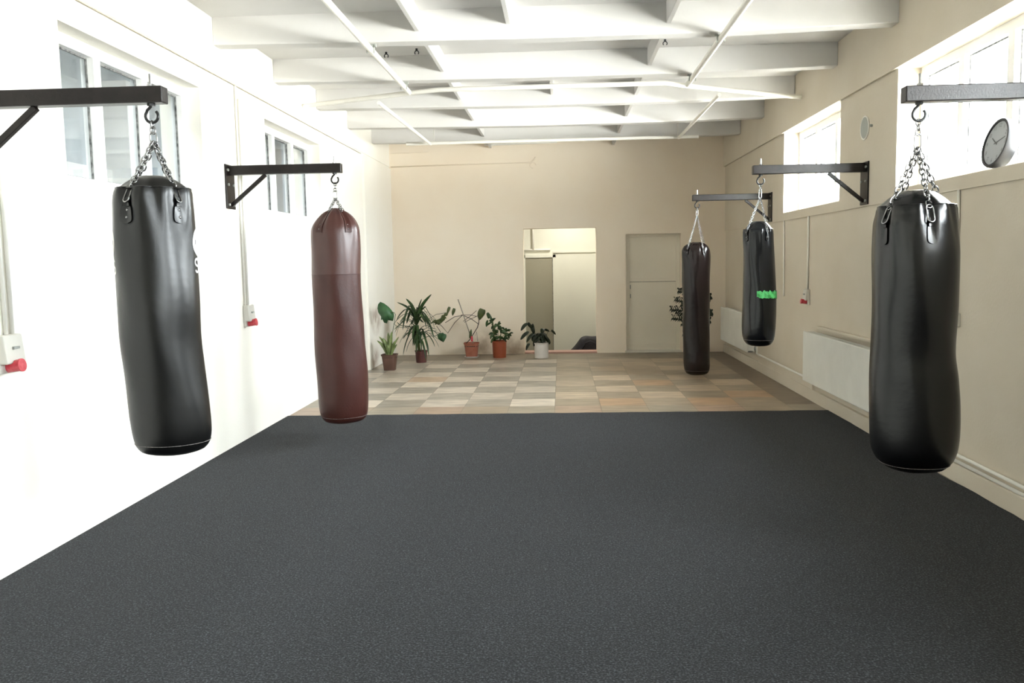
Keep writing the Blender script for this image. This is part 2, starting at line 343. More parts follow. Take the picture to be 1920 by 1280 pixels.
# carpet with a slightly irregular edge
def build_carpet():
    mb = MB(); n = 90; y0 = YN+0.02; T = 0.008
    far = [(XL+0.003+(5.83)*k/n, 9.06+0.11*k/n+0.006*math.sin(k*0.9)+0.004*random.uniform(-1, 1)) for k in range(n+1)]
    rs = []
    for k in range(90):
        y = 9.16-(9.16-y0)*k/89; x = 2.825+0.006*math.sin(y*2.3)+0.006*random.uniform(-1, 1)
        if 6.25 < y < 6.5: x -= 0.02
        rs.append((x, y))
    ring = [(XL+0.003, y0)]+far+rs
    i = len(mb.v); mb.v += [(x, y, 0.001) for x, y in ring]+[(x, y, T) for x, y in ring]; N = len(ring)
    mb.f.append(tuple(range(N, 2*N)))
    for k in range(N): mb.f.append((k, (k+1) % N, N+(k+1) % N, N+k))
    return mb.build('carpet', M['carpet'])
tag(build_carpet(), 'dark charcoal needle felt carpet covering the front part of the hall floor', 'carpet')
tag(MB().box(-2.305,-2.285,8.75,8.762,0.009,0.0105).build('paper_scrap', M['logo']), 'tiny white paper scrap on the dark carpet beneath the oxblood bag', 'paper')

# ring beams, pilaster and plinths
struct(MB().box(XL-0.001, XL+0.012, YN, YB, 3.33, ZC).build('trim_1', M['wall_left']))
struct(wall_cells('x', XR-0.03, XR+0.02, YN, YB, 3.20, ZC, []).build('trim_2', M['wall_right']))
struct(MB().box(XL-0.001, XL+0.03, 13.03, YB, 0, 3.30).build('trim_3', M['wall_left']))
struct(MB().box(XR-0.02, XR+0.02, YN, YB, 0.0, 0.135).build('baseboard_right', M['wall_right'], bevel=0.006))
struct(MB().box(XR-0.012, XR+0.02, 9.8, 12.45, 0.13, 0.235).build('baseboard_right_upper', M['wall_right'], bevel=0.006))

# ceiling beams and ribs
BEAMS = [-5.0, -3.45, -1.9, -0.35, 1.2, 2.75, 4.35, 5.90, 7.45, 9.02, 10.6, 12.15, 13.7]
for y in BEAMS:
    mb = MB(); z = 3.545; xs = [XL+0.012, -1.9, -0.4, 1.4, XR-0.03]; zs = [z+0.012, z-0.004, z-0.02, z-0.018, z+0.012]
    n = len(xs)
    for yy in (y, y+0.16):
        for x, zz in zip(xs, zs): mb.v += [(x, yy, zz), (x, yy, ZC+0.01)]
    for k in range(n-1):
        a = 2*k; b = 2*n+2*k
        mb.f += [(a, a+2, a+3, a+1), (b, b+1, b+3, b+2), (a, b, b+2, a+2)]
    mb.f += [(0, 1, 2*n+1, 2*n), (2*n-2, 4*n-2, 4*n-1, 2*n-1)]
    struct(mb.build('ceiling_beam', M['ceiling'], bevel=0.008))
for k in range(len(BEAMS)-1):
    for x in (-1.20, 0.93):
        struct(MB().box(x-0.02, x+0.02, BEAMS[k]+0.15, BEAMS[k+1]+0.01, 3.615, ZC+0.01).build('ceiling_rib', M['ceiling'], bevel=0.004))
for x in (-1.20, 0.93):
    struct(MB().box(x-0.02, x+0.02, 13.85, YB, 3.615, ZC+0.01).build('ceiling_rib', M['ceiling'], bevel=0.004))
for (x, a, b) in ((-0.42, 6.05, 7.46), (-0.08, 9.17, 10.61)):
    struct(MB().box(x-0.02, x+0.02, a, b, 3.65, ZC+0.01).build('ceiling_rib', M['ceiling'], bevel=0.004))

# windows
def window(n, side, a, b, z0, z1):
    s = -1 if side == 'L' else 1
    xf = (XL-0.14) if side == 'L' else (XR+0.19)      # room-side face of the frame
    xb = xf+s*0.09
    x0, x1 = min(xf, xb), max(xf, xb)
    bt, bb, bs, mw = 0.075, 0.055, 0.05, 0.09
    pw = (b-a-2*bs-2*mw)/3
    ps = [(a+bs+k*(pw+mw), a+bs+k*(pw+mw)+pw) for k in range(3)]
    fr = wall_cells('x', x0, x1, a, b, z0, z1, [(p, q, z0+bb, z1-bt) for p, q in ps]).build('window_%d' % n, M['pvc'], bevel=0.003)
    struct(fr)
    xg = xf+s*0.055
    for p, q in ps:
        g = MB(); e = 0.011; za, zb = z0+bb, z1-bt
        xa, xc = min(xg, xg-s*0.012), max(xg, xg-s*0.012)
        g.box(xa, xc, p, p+e, za, zb).box(xa, xc, q-e, q, za, zb).box(xa, xc, p+e, q-e, za, za+e).box(xa, xc, p+e, q-e, zb-e, zb)
        g.build('window_gasket', M['gasket'], fr)
        MB().box(xg+s*0.004-0.002, xg+s*0.004+0.002, p, q, za, zb).build('window_pane', M['glass'], fr)
    return fr
wn = 1
for a, b in WIN_L: window(wn, 'L', a, b, 2.19, 3.14); wn += 1
for a, b in WIN_R: window(wn, 'R', a, b, 2.20, 3.20); wn += 1

# neighbouring hall seen through the left windows
struct(MB().box(-7.2, -7.0, -6, 20, -0.1, 5.2).box(-7.2, -3.35, 20, 20.2, -0.1, 5.2).box(-7.2, -3.35, -6.2, -6, -0.1, 5.2).box(-3.36, -3.0, -6, 20, 4.0, 5.2).box(-3.36, -3.0, 15.4, 20, -0.1, 5.2).build('wall_of_neighbouring_hall', M['bluegrey']))
struct(MB().box(-7.2, -3.35, -6, 20, -0.2, -0.1).build('floor_of_neighbouring_hall', M['concrete']))
struct(MB().box(-7.2, -4.95, -6, 20, 5.2, 5.3).box(-4.75, -3.0, -6, 20, 5.2, 5.3).build('ceiling_of_neighbouring_hall', M['ceiling']))  # unseen; slot added to let in just enough light for the hall
struct(MB().box(-7.0, -6.9, -6, 20, 2.9, 3.15).build('trim_4', M['white']))
for y in (9.5, 13.0, 16.5):
    struct(MB().box(-7.0, -6.6, y, y+0.45, -0.1, 4.5).build('trim_5', M['white']))

# room beyond the open doorway, at a lower level
struct(MB().box(-1.6, 1.9, 17.0, 17.2, -0.5, 3.2).build('wall_beyond_doorway', M['annex_wall']))
struct(MB().box(-1.8, -1.6, YB+0.3, 17.2, -0.5, 3.2).build('wall_beyond_doorway_left', M['annex_wall']))
struct(MB().box(1.0, 1.1, YB+0.3, 17.0, -0.5, 3.2).build('wall_beyond_doorway_right', M['annex_wall']))
struct(MB().box(-1.8, 1.9, YB+0.0, 17.2, -0.55, -0.36).build('floor_beyond_doorway', M['concrete']))
struct(MB().box(-1.8, 1.9, YB+0.3, 17.2, 2.95, 3.1).build('ceiling_beyond_doorway', M['ceiling']))
struct(MB().box(-0.15, 1.0, 16.975, 17.0, 1.79, 1.83).build('trim_6', M['annex_wall'], bevel=0.005))
d = MB().box(-0.70, -0.16, 16.94, 17.0, -0.36, 1.70).build('door_2', M['door_dark'], bevel=0.004); struct(d)
MB().box(-0.76, -0.70, 16.92, 17.0, -0.36, 1.76).box(-0.155, -0.10, 16.92, 17.0, -0.36, 1.76).box(-0.76, -0.10, 16.92, 17.0, 1.705, 1.76).build('door_frame', M['annex_wall'], d)
MB().box(-0.163, -0.152, 16.935, 16.95, -0.36, 1.70).build('door_gap', M['gasket'], d)
tag(MB().tube([(-0.54, 16.96, 1.86), (-0.54, 16.96, 2.95)], 0.022, 10).tube([(-0.76, 16.96, 1.86), (-0.2, 16.96, 1.86)], 0.018, 10).build('wall_pipe', M['pipe'], smooth=True),
    'thin pipe running up the wall of the room beyond the open doorway', 'pipe')
lamp = MB().cyl((0.1, 16.0, 2.95), (0, 0, -1), 0.16, 0.07, 24).build('added_lamp', M['logo']); tag(lamp, 'added round white lamp, out of view, lighting the room beyond the doorway', 'lamp')  # unseen fixture added together with its light to brighten this room
ll = bpy.data.lights.new('added_lamp_light', 'AREA'); ll.shape = 'DISK'; ll.size = 0.3; ll.energy = 3.6; ll.color = (1.0, 0.98, 0.90)  # added light source, hidden above the doorway
lo = bpy.data.objects.new('added_lamp_light', ll); COL.objects.link(lo); lo.location = (0.1, 16.0, 2.86)
struct(MB().box(-0.655, 0.625, YB-0.01, YB+0.3, -0.36, 0.03).build('trim_7', M['threshold'], bevel=0.004))
# closed door in its recess
d1 = MB().box(1.14, 2.09, YB+0.12, YB+0.16, -0.02, 2.08).build('door_1', M['door']); struct(d1)
MB().box(1.14, 1.21, YB+0.09, YB+0.12, 0.0, 2.08).box(2.02, 2.09, YB+0.09, YB+0.12, 0.0, 2.08).box(1.21, 2.02, YB+0.09, YB+0.12, 2.03, 2.08).build('door_frame', M['door'], d1, bevel=0.004)
MB().box(1.21, 2.02, YB+0.100, YB+0.12, 1.235, 1.25).build('door_rail', M['groove'], d1)
MB().box(1.21, 2.02, YB+0.105, YB+0.122, 1.25, 1.30).box(1.21, 2.02, YB+0.105, YB+0.122, 0.1, 0.15).build('door_batten', M['door'], d1, bevel=0.004)
hinge = MB()
for z in (0.96, 1.12): hinge.cyl((1.225, YB+0.085, z), (0, 0, 1), 0.008, 0.07, 8)
hinge.build('door_hinge', M['vent'], d1)
struct(MB().box(1.12, 2.11, YB-0.025, YB+0.12, 0.0, 0.035).build('trim_8', M['doorsill'], bevel=0.006))

# ------------------------------------------------------------------ pipes and small fittings
def pipe(name, pts, r, m_, label, cat='pipe', group=None, n=12):
    return tag(MB().tube(pts, r, n).build(name, m_, smooth=True, auto=0.9), label, cat, group)
zp = 3.49
def ceiling_pipe(side, label):
    s = -1 if side == 'L' else 1
    xm = -1.62 if s < 0 else 1.375
    t = thing('ceiling_pipe', (xm, 9.0, zp), label, 'pipe')
    MB().tube([(xm, YN+0.1, zp), (xm, 9.42, zp)], 0.027, 12).build('pipe_run', M['pipe'], t, smooth=True, auto=0.9)
    for y in BEAMS[2:10]:
        c = MB().box(xm-0.05, xm+0.05, y+0.05, y+0.075, zp+0.02, zp+0.05).box(xm-0.035, xm-0.027, y+0.05, y+0.075, zp-0.03, zp+0.04).box(xm+0.027, xm+0.035, y+0.05, y+0.075, zp-0.03, zp+0.04)
        c.build('pipe_clamp', M['vent'], t)
    return t
ceiling_pipe('L', 'white pipe running lengthwise under the ceiling beams on the left side')
ceiling_pipe('R', 'white pipe running lengthwise under the ceiling beams on the right side')
pipe('ceiling_pipe', [(-2.97, 10.02, zp), (-2.6, 9.86, zp), (-1.62, 9.43, zp), (-1.28, 9.28, zp-0.005), (1.12, 9.30, zp), (1.40, 9.50, zp), (2.60, 10.22, zp), (2.81, 10.33, zp)], 0.026, M['pipe'], 'white pipe crossing the ceiling from wall to wall with slanted ends')
pipe('ceiling_pipe', [(-2.02, 9.70, zp-0.045), (-1.96, 13.15, zp-0.045)], 0.022, M['pipe'], 'thin white ceiling pipe on the left, beyond the slanted crossing pipe')
pipe('ceiling_pipe', [(1.78, 9.80, zp-0.045), (1.79, 13.15, zp-0.045)], 0.022, M['pipe'], 'thin white ceiling pipe on the right, beyond the slanted crossing pipe')
pipe('ceiling_pipe', [(-2.35, 13.25, zp-0.02), (2.1, 13.25, zp-0.02)], 0.026, M['pipe'], 'white pipe crossing the ceiling nearest the back wall')
ft = thing('pipe_frame', (-0.1, 13.4, 3.52), 'thin white pipe frame hanging below the last ceiling beams', 'pipe')
MB().tube([(-1.93, 13.35, 3.78), (-1.93, 13.35, 3.50), (1.80, 13.35, 3.50), (1.80, 13.35, 3.78)], 0.012, 8).build('frame_pipe', M['pipe'], ft, smooth=True)
# ceiling hooks
for (x, y, z, lab) in ((-1.75, 8.85, 3.775, 'small dark hook in the ceiling, left of the left ceiling pipe'), (-1.42, 8.75, 3.775, 'small dark hook in the ceiling, right of the left ceiling pipe'),
                  (1.05, 8.7, 3.775, 'small dark hook in the ceiling beside the right ceiling pipe'), (0.05, 11.9, 3.775, 'small dark hook in the middle of the ceiling')):
    pts = [(x+0.02*math.cos(a), y, z-0.025+0.02*math.sin(a)) for a in [PI*k/8 for k in range(-2, 11)]]
    tag(MB().tube(pts, 0.005, 8).cyl((x, y, z-0.005), (0, 0, 1), 0.012, 0.02, 10).build('ceiling_hook', M['hook'], smooth=True), lab, 'hook')
# back wall conduit and hook
bw = YB-0.012
bc = thing('wall_cable', (-1.7, bw, 3.34), 'thin painted cable with a loose end along the top of the back wall', 'cable')
MB().tube([(-2.96, bw, 3.33), (-0.5, bw, 3.35), (-0.44, bw-0.01, 3.40), (-0.42, bw-0.02, 3.44)], 0.009, 8).build('cable', M['wall'], bc, smooth=True)
MB().tube([(-0.46+0.05*math.cos(a), bw-0.012, 3.30+0.05*math.sin(a)) for a in [2*PI*k/12 for k in range(10)]], 0.006, 8).build('cable_loop', M['wall'], bc, smooth=True)
pipe('wall_cable', [(-2.96, bw, 3.56), (-2.3, bw, 3.57)], 0.007, M['wall'], 'short painted cable on the back wall above the longer one', 'cable')
pipe('wall_pipe', [(-1.3, YB-0.03, 3.67), (-0.04, YB-0.03, 3.69), (-0.04, YB-0.03, 3.76)], 0.02, M['pipe'], 'short pipe high on the back wall under the ceiling')
pipe('wall_cable', [(XL+0.016, YN+0.2, 3.335), (XL+0.016, 12.9, 3.30)], 0.005, M['groove'], 'thin cable along the top of the left wall', 'cable')

def switch_box(y, z, side, red_down, conduits, label, n_c=2, sc=1.0):
    s = -1 if side == 'L' else 1
    X = XL if side == 'L' else XR+0.015
    w, h, dp = 0.14*sc, 0.135*sc, 0.058*sc
    t = thing('socket_box', (X, y, z-h/2), label, 'socket')
    mb = MB(); xi = X-s*dp
    # body, front slopes outward towards the bottom
    i = 0
    mb.v += [(X, y-w/2, z-h/2), (X, y+w/2, z-h/2), (X, y+w/2, z+h/2), (X, y-w/2, z+h/2), (xi, y-w/2, z-h/2), (xi, y+w/2, z-h/2), (X-s*dp*0.75, y+w/2, z+h/2), (X-s*dp*0.75, y-w/2, z+h/2)]
    mb.f += [(0,1,2,3),(4,5,6,7),(0,1,5,4),(1,2,6,5),(2,3,7,6),(3,0,4,7)]
    mb.build('box_body', M['box'], t, bevel=0.008)
    xa = X-s*dp*0.88
    MB().box(min(xa, xa-s*0.01), max(xa, xa-s*0.01), y-0.02, y+0.03, z+0.0, z+0.014).build('name_plate', M['vent'], t)
    a = Vector((X-s*0.005, y-0.01, z-h/2-0.02)); b = Vector((xi-s*0.035, y-0.01, z-h/2-0.008))
    mb = MB().tube([b, b+(a-b)*0.1, b+(a-b)*0.12, a], [0.031*sc, 0.031*sc, 0.028*sc, 0.028*sc], 16); mb.build('red_socket', M['red'], t, smooth=True, auto=0.6)
    MB().box(min(X, X-s*0.025), max(X, X-s*0.025), y-w/2, y+w/2, z-h/2-0.05, z-h/2+0.01).build('box_back', M['box'], t, bevel=0.004)
    for k, (dy, zt) in enumerate(conduits):
        MB().tube([(X-s*0.014, y+dy, z+h/2-0.01), (X-s*0.014, y+dy, zt)], 0.011, 10).build('conduit', M['pipe'], t, smooth=True)
    return t
switch_box(4.415, 1.225, 'L', True, [(0.0, 3.33), (0.055, 3.33)], 'grey socket box with red outlet on the left wall, nearest the camera', sc=1.15)
switch_box(7.97, 1.20, 'L', True, [(-0.05, 3.32), (0.02, 3.20)], 'grey socket box with red outlet on the left wall, beside the oxblood bag', sc=1.15)
switch_box(10.08, 1.20, 'R', True, [(0.0, 2.10)], 'small round-edged socket box with red outlet on the right wall', sc=0.95)
t = thing('switch_box', (XR+0.015, 6.33, 1.12), 'small grey switch box on the right wall just behind the nearest right bag', 'switch')
MB().box(XR-0.03, XR+0.015, 6.29, 6.36, 1.12, 1.22).build('box_body', M['box'], t, bevel=0.006)
MB().tube([(XR+0.003, 6.325, 1.21), (XR+0.003, 6.36, 2.10)], 0.010, 10).build('conduit', M['pipe'], t, smooth=True)
pipe('conduit', [(XR+0.003, 11.17, 2.1), (XR+0.003, 11.15, 1.14)], 0.009, M['pipe'], 'thin painted conduit on the right wall ending above the far radiator', 'conduit')
t = thing('wall_vent', (XR, 8.28, 2.82), 'round grey vent cover on the wall pier between the two right windows', 'vent')
MB().tube([(XR, 8.28, 2.825), (XR-0.008, 8.28, 2.825)], 0.105, 32).build('vent_plate', M['vent'], t)
MB().tube([(XR-0.006, 8.28+0.105*math.cos(a), 2.825+0.105*math.sin(a)) for a in [2*PI*k/32 for k in range(32)]], 0.007, 8, closed=True).build('vent_ring', M['pipe'], t, smooth=True)
tag(MB().cyl((XR, 8.10, 2.82), (-1, 0, 0), 0.012, 0.02, 10).build('wall_bolt', M['vent']), 'small bolt in the wall beside the round vent', 'bolt')

# low pipes along the right wall
t = thing('heating_pipe', (XR, 3.0, 0.16), 'lower of the two painted pipes low on the right wall in front', 'pipe')
MB().tube([(XR-0.012, YN+0.2, 0.155), (XR-0.012, 6.9, 0.155)], 0.013, 10).build('pipe_run', M['pipe'], t, smooth=True)
pipe('heating_pipe', [(XR-0.03, 9.85, 0.25), (XR-0.03, 12.4, 0.25)], 0.013, M['pipe'], 'painted heating pipe low on the right wall between the two radiators')
pipe('heating_pipe', [(XR-0.008, YN+0.2, 0.20), (XR-0.008, 6.9, 0.20)], 0.012, M['pipe'], 'upper of the two painted pipes low on the right wall in front')
t = thing('radiator_valve', (XR-0.08, 12.42, 0.3), 'radiator valve with short pipes below the green-taped bag', 'valve')
MB().tube([(XR-0.07, 12.3, 0.62), (XR-0.07, 12.3, 0.27), (XR-0.02, 12.3, 0.25)], 0.012, 10).build('valve_pipe', M['pipe'], t, smooth=True)
MB().cyl((XR-0.07, 12.38, 0.31), (0, 0, 1), 0.022, 0.05, 12).cyl((XR-0.07, 12.30, 0.33), (0, 1, 0), 0.014, 0.09, 10).build('valve_body', M['vent'], t, smooth=True)

def radiator(y0, y1, label):
    t = thing('radiator', (2.78, (y0+y1)/2, 0.25), label, 'radiator', None)
    MB().box(2.715, 2.735, y0, y1, 0.25, 0.81).build('front_panel', M['radiator'], t, bevel=0.012, segs=3)
    for ya in (y0, y1-0.012): MB().box(2.735, 2.82, ya, ya+0.012, 0.27, 0.80).build('side_cover', M['radiator'], t, bevel=0.003)
    MB().box(2.81, 2.83, y0+0.01, y1-0.01, 0.25, 0.805).build('rear_panel', M['radiator'], t, bevel=0.006)
    g = MB(); n = int((y1-y0)/0.03)
    for k in range(n): g.box(2.735, 2.81, y0+0.015+k*(y1-y0-0.03)/n, y0+0.015+k*(y1-y0-0.03)/n+0.012, 0.797, 0.803)
    g.build('top_grille', M['radiator'], t)
    for y in (y0+0.3, y1-0.3): MB().box(2.80, XR+0.015, y-0.02, y+0.02, 0.22, 0.30).build('wall_mount', M['vent'], t)
    return t
radiator(6.95, 9.75, 'long flat cream panel radiator on the right wall beside the nearest bag')
radiator(12.65, 14.72, 'flat cream panel radiator in the far right corner')
tag(MB().box(XR-0.035, XR+0.016, 7.0, 9.6, 0.845, 0.875).build('wall_ledge', M['wall_right'], bevel=0.006), 'narrow painted ledge on the wall above the long radiator', 'ledge')

# ------------------------------------------------------------------ wall brackets
def bracket(side, y, x_end, ztop, label, yp=None):
    s = -1 if side == 'L' else 1
    X = XL if side == 'L' else XR
    t = thing('bag_bracket', (X, y, ztop-0.39), label, 'bracket', None)
    w = 0.20
    xa = X-s*0.014
    MB().box(min(X, xa), max(X, xa), y-w/2, y+w/2, ztop-0.385, ztop+0.01).build('wall_plate', M['iron'], t, bevel=0.003)
    for dy in (-0.06, 0.06):
        for dz in (-0.04, -0.17, -0.35):
            MB().cyl((xa, y+dy, ztop+dz), (-s, 0, 0), 0.013, 0.012, 6).build('bolt', M['vent'], t)
    x0, x1 = min(xa, x_end), max(xa, x_end)
    MB().box(x0, x1, y-0.038, y+0.038, ztop-0.082, ztop).build('arm', M['iron'], t, bevel=0.005)
    MB().bar((xa, y, ztop-0.355), (X-s*0.34, y, ztop-0.085), 0.032, 0.032).build('brace', M['iron'], t, bevel=0.003)
    return t, s
def hook(t, x, y, ztop):
    mb = MB().cyl((x, y, ztop), (0, 0, 1), 0.007, 0.065, 8).cyl((x, y, ztop), (0, 0, 1), 0.016, 0.014, 6)
    mb.build('threaded_rod', M['chrome'], t)
    zc = ztop-0.082-0.062; R = 0.033
    pts = [(x, y, ztop-0.08), (x-0.004, y, ztop-0.098), (x-0.022, y, zc+0.03)]
    pts += [(x+R*math.cos(a), y, zc+R*math.sin(a)) for a in [math.radians(140+k*22) for k in range(13)]]
    MB().tube(pts, 0.0075, 8).cyl((x, y, ztop-0.094), (0, 0, 1), 0.02, 0.012, 6).build('swivel_hook', M['hook'], t, smooth=True, auto=0.8)
    return Vector((x, y, zc-R))

def link_pts(c, ax, side, L, W, n=6):
    pts = []
    for k in range(n): a = -PI/2+PI*k/(n-1); pts.append(c+ax*(L/2-W/2+W/2*math.cos(a))+side*(W/2*math.sin(a)))
    for k in range(n): a = PI/2+PI*k/(n-1); pts.append(c+ax*(-(L/2-W/2)+W/2*math.cos(a))+side*(W/2*math.sin(a)))
    return pts
def chain(mb, p, q, L=0.042, W=0.026, r=0.0038, start=0):
    p, q = Vector(p), Vector(q); d = q-p; n = max(1, round(d.length/(L*0.74))); ax = d.normalized(); st = d.length/n
    s0 = ax.cross(Vector((0, 1, 0.3))).normalized(); s1 = ax.cross(s0)
    for k in range(n): mb.tube(link_pts(p+ax*st*(k+0.5), ax, s0 if (k+start) % 2 else s1, st/0.76, W), r, 6, closed=True)
    return mb

# ------------------------------------------------------------------ punching bags
def catmull(P, t):
    n = len(P); i = min(int(t), n-2); u = t-i
    p0 = P[max(i-1, 0)]; p1 = P[i]; p2 = P[i+1]; p3 = P[min(i+2, n-1)]
    return tuple(0.5*((2*b)+(-a+c)*u+(2*a-5*b+4*c-d)*u*u+(-a+3*b-3*c+d)*u**3) for a, b, c, d in zip(p0, p1, p2, p3))
class Bag:
    def __init__(s, Y, prof, seed, straps, fold=0.006):
        s.Y = Y; s.P = prof; s.sd = seed; s.ztop = prof[0][0]; s.zbot = prof[-1][0]
        s.cam = math.atan2(-Y, -prof[len(prof)//2][1]); s.straps = [s.cam+math.radians(a) for a in straps]; s.fold = fold
    def at(s, z):
        P = s.P
        for i in range(len(P)-1):
            if P[i][0] >= z >= P[i+1][0]:
                u = (P[i][0]-z)/max(1e-6, P[i][0]-P[i+1][0]); c = catmull(P, i+u); return c[1], c[2]
        return (P[0][1], P[0][2]) if z > P[0][0] else (P[-1][1], P[-1][2])
    def rad(s, z, th, r):
        k = s.sd; zt = (s.ztop-z)
        d = 0.0035*math.sin(3*th+z*4+k)+0.003*math.sin(2*th-z*6+2*k)+0.0018*math.sin(5*th+z*11+k)
        g = math.exp(-(zt/0.20)**2)
        for i, a in enumerate(s.straps):
            da = (th-a+PI) % (2*PI)-PI
            d += -s.fold*2.0*g*math.exp(-(da/0.16)**2)+s.fold*1.1*g*(math.exp(-((da-0.38)/0.14)**2)+math.exp(-((da+0.36)/0.13)**2))
        d += s.fold*0.35*g*math.sin(17*th+k*3+z*9)
        return r+d*min(1, r/0.12)
    def pt(s, z, th, off=0):
        cx, r = s.at(z); R = s.rad(z, th, r)+off
        return Vector((cx+R*math.cos(th), s.Y+R*math.sin(th), z))
    def shell(s, zlist, n=80):
        mb = MB(); base = 0
        for z in zlist:
            for j in range(n): mb.v.append(tuple(s.pt(z, 2*PI*j/n)))
        for k in range(len(zlist)-1):
            for j in range(n): mb.f.append((k*n+j, k*n+(j+1) % n, (k+1)*n+(j+1) % n, (k+1)*n+j))
        return mb
def zrange(a, b, step=0.02):
    n = max(2, int(abs(a-b)/step)); return [a+(b-a)*k/n for k in range(n+1)]
def patch(bag, f, nu, nv, off=0.003, thick=0.004):
    """surface-hugging pad; f(u,v) -> (z, angle) with u,v in 0..1"""
    mb = MB(); a = []; b = []
    for i in range(nu+1):
        for j in range(nv+1):
            z, th = f(i/nu, j/nv); a.append(bag.pt(z, th, off+thick)); b.append(bag.pt(z, th, off-0.002))
    mb.v = [tuple(p) for p in a+b]; N = len(a); W = nv+1
    for i in range(nu):
        for j in range(nv):
            q = (i*W+j, (i+1)*W+j, (i+1)*W+j+1, i*W+j+1); mb.f.append(q); mb.f.append(tuple(N+k for k in reversed(q)))
    for i in range(nu): mb.f.append((i*W, i*W+W, N+i*W+W, N+i*W)); mb.f.append((i*W+nv, N+i*W+nv, N+i*W+W+nv, i*W+W+nv))
    for j in range(nv): mb.f.append((j, N+j, N+j+1, j+1)); k = nu*W+j; mb.f.append((k, k+1, N+k+1, N+k))
    return mb
def oval_pad(bag, th, zc, h, w, off=0.003, thick=0.004, n=12):
    cx, r = bag.at(zc)
    def f(u, v):
        vv = 2*v-1; z = zc-h/2+h*u; prof = math.sqrt(max(0.0, 1-(2*u-1)**4)); hw = w/2*(0.25+0.75*prof)*(0.8+0.2*(1-u)*1.2)
        return z, th+vv*hw/r
    return patch(bag, f, n, 6, off, thick)

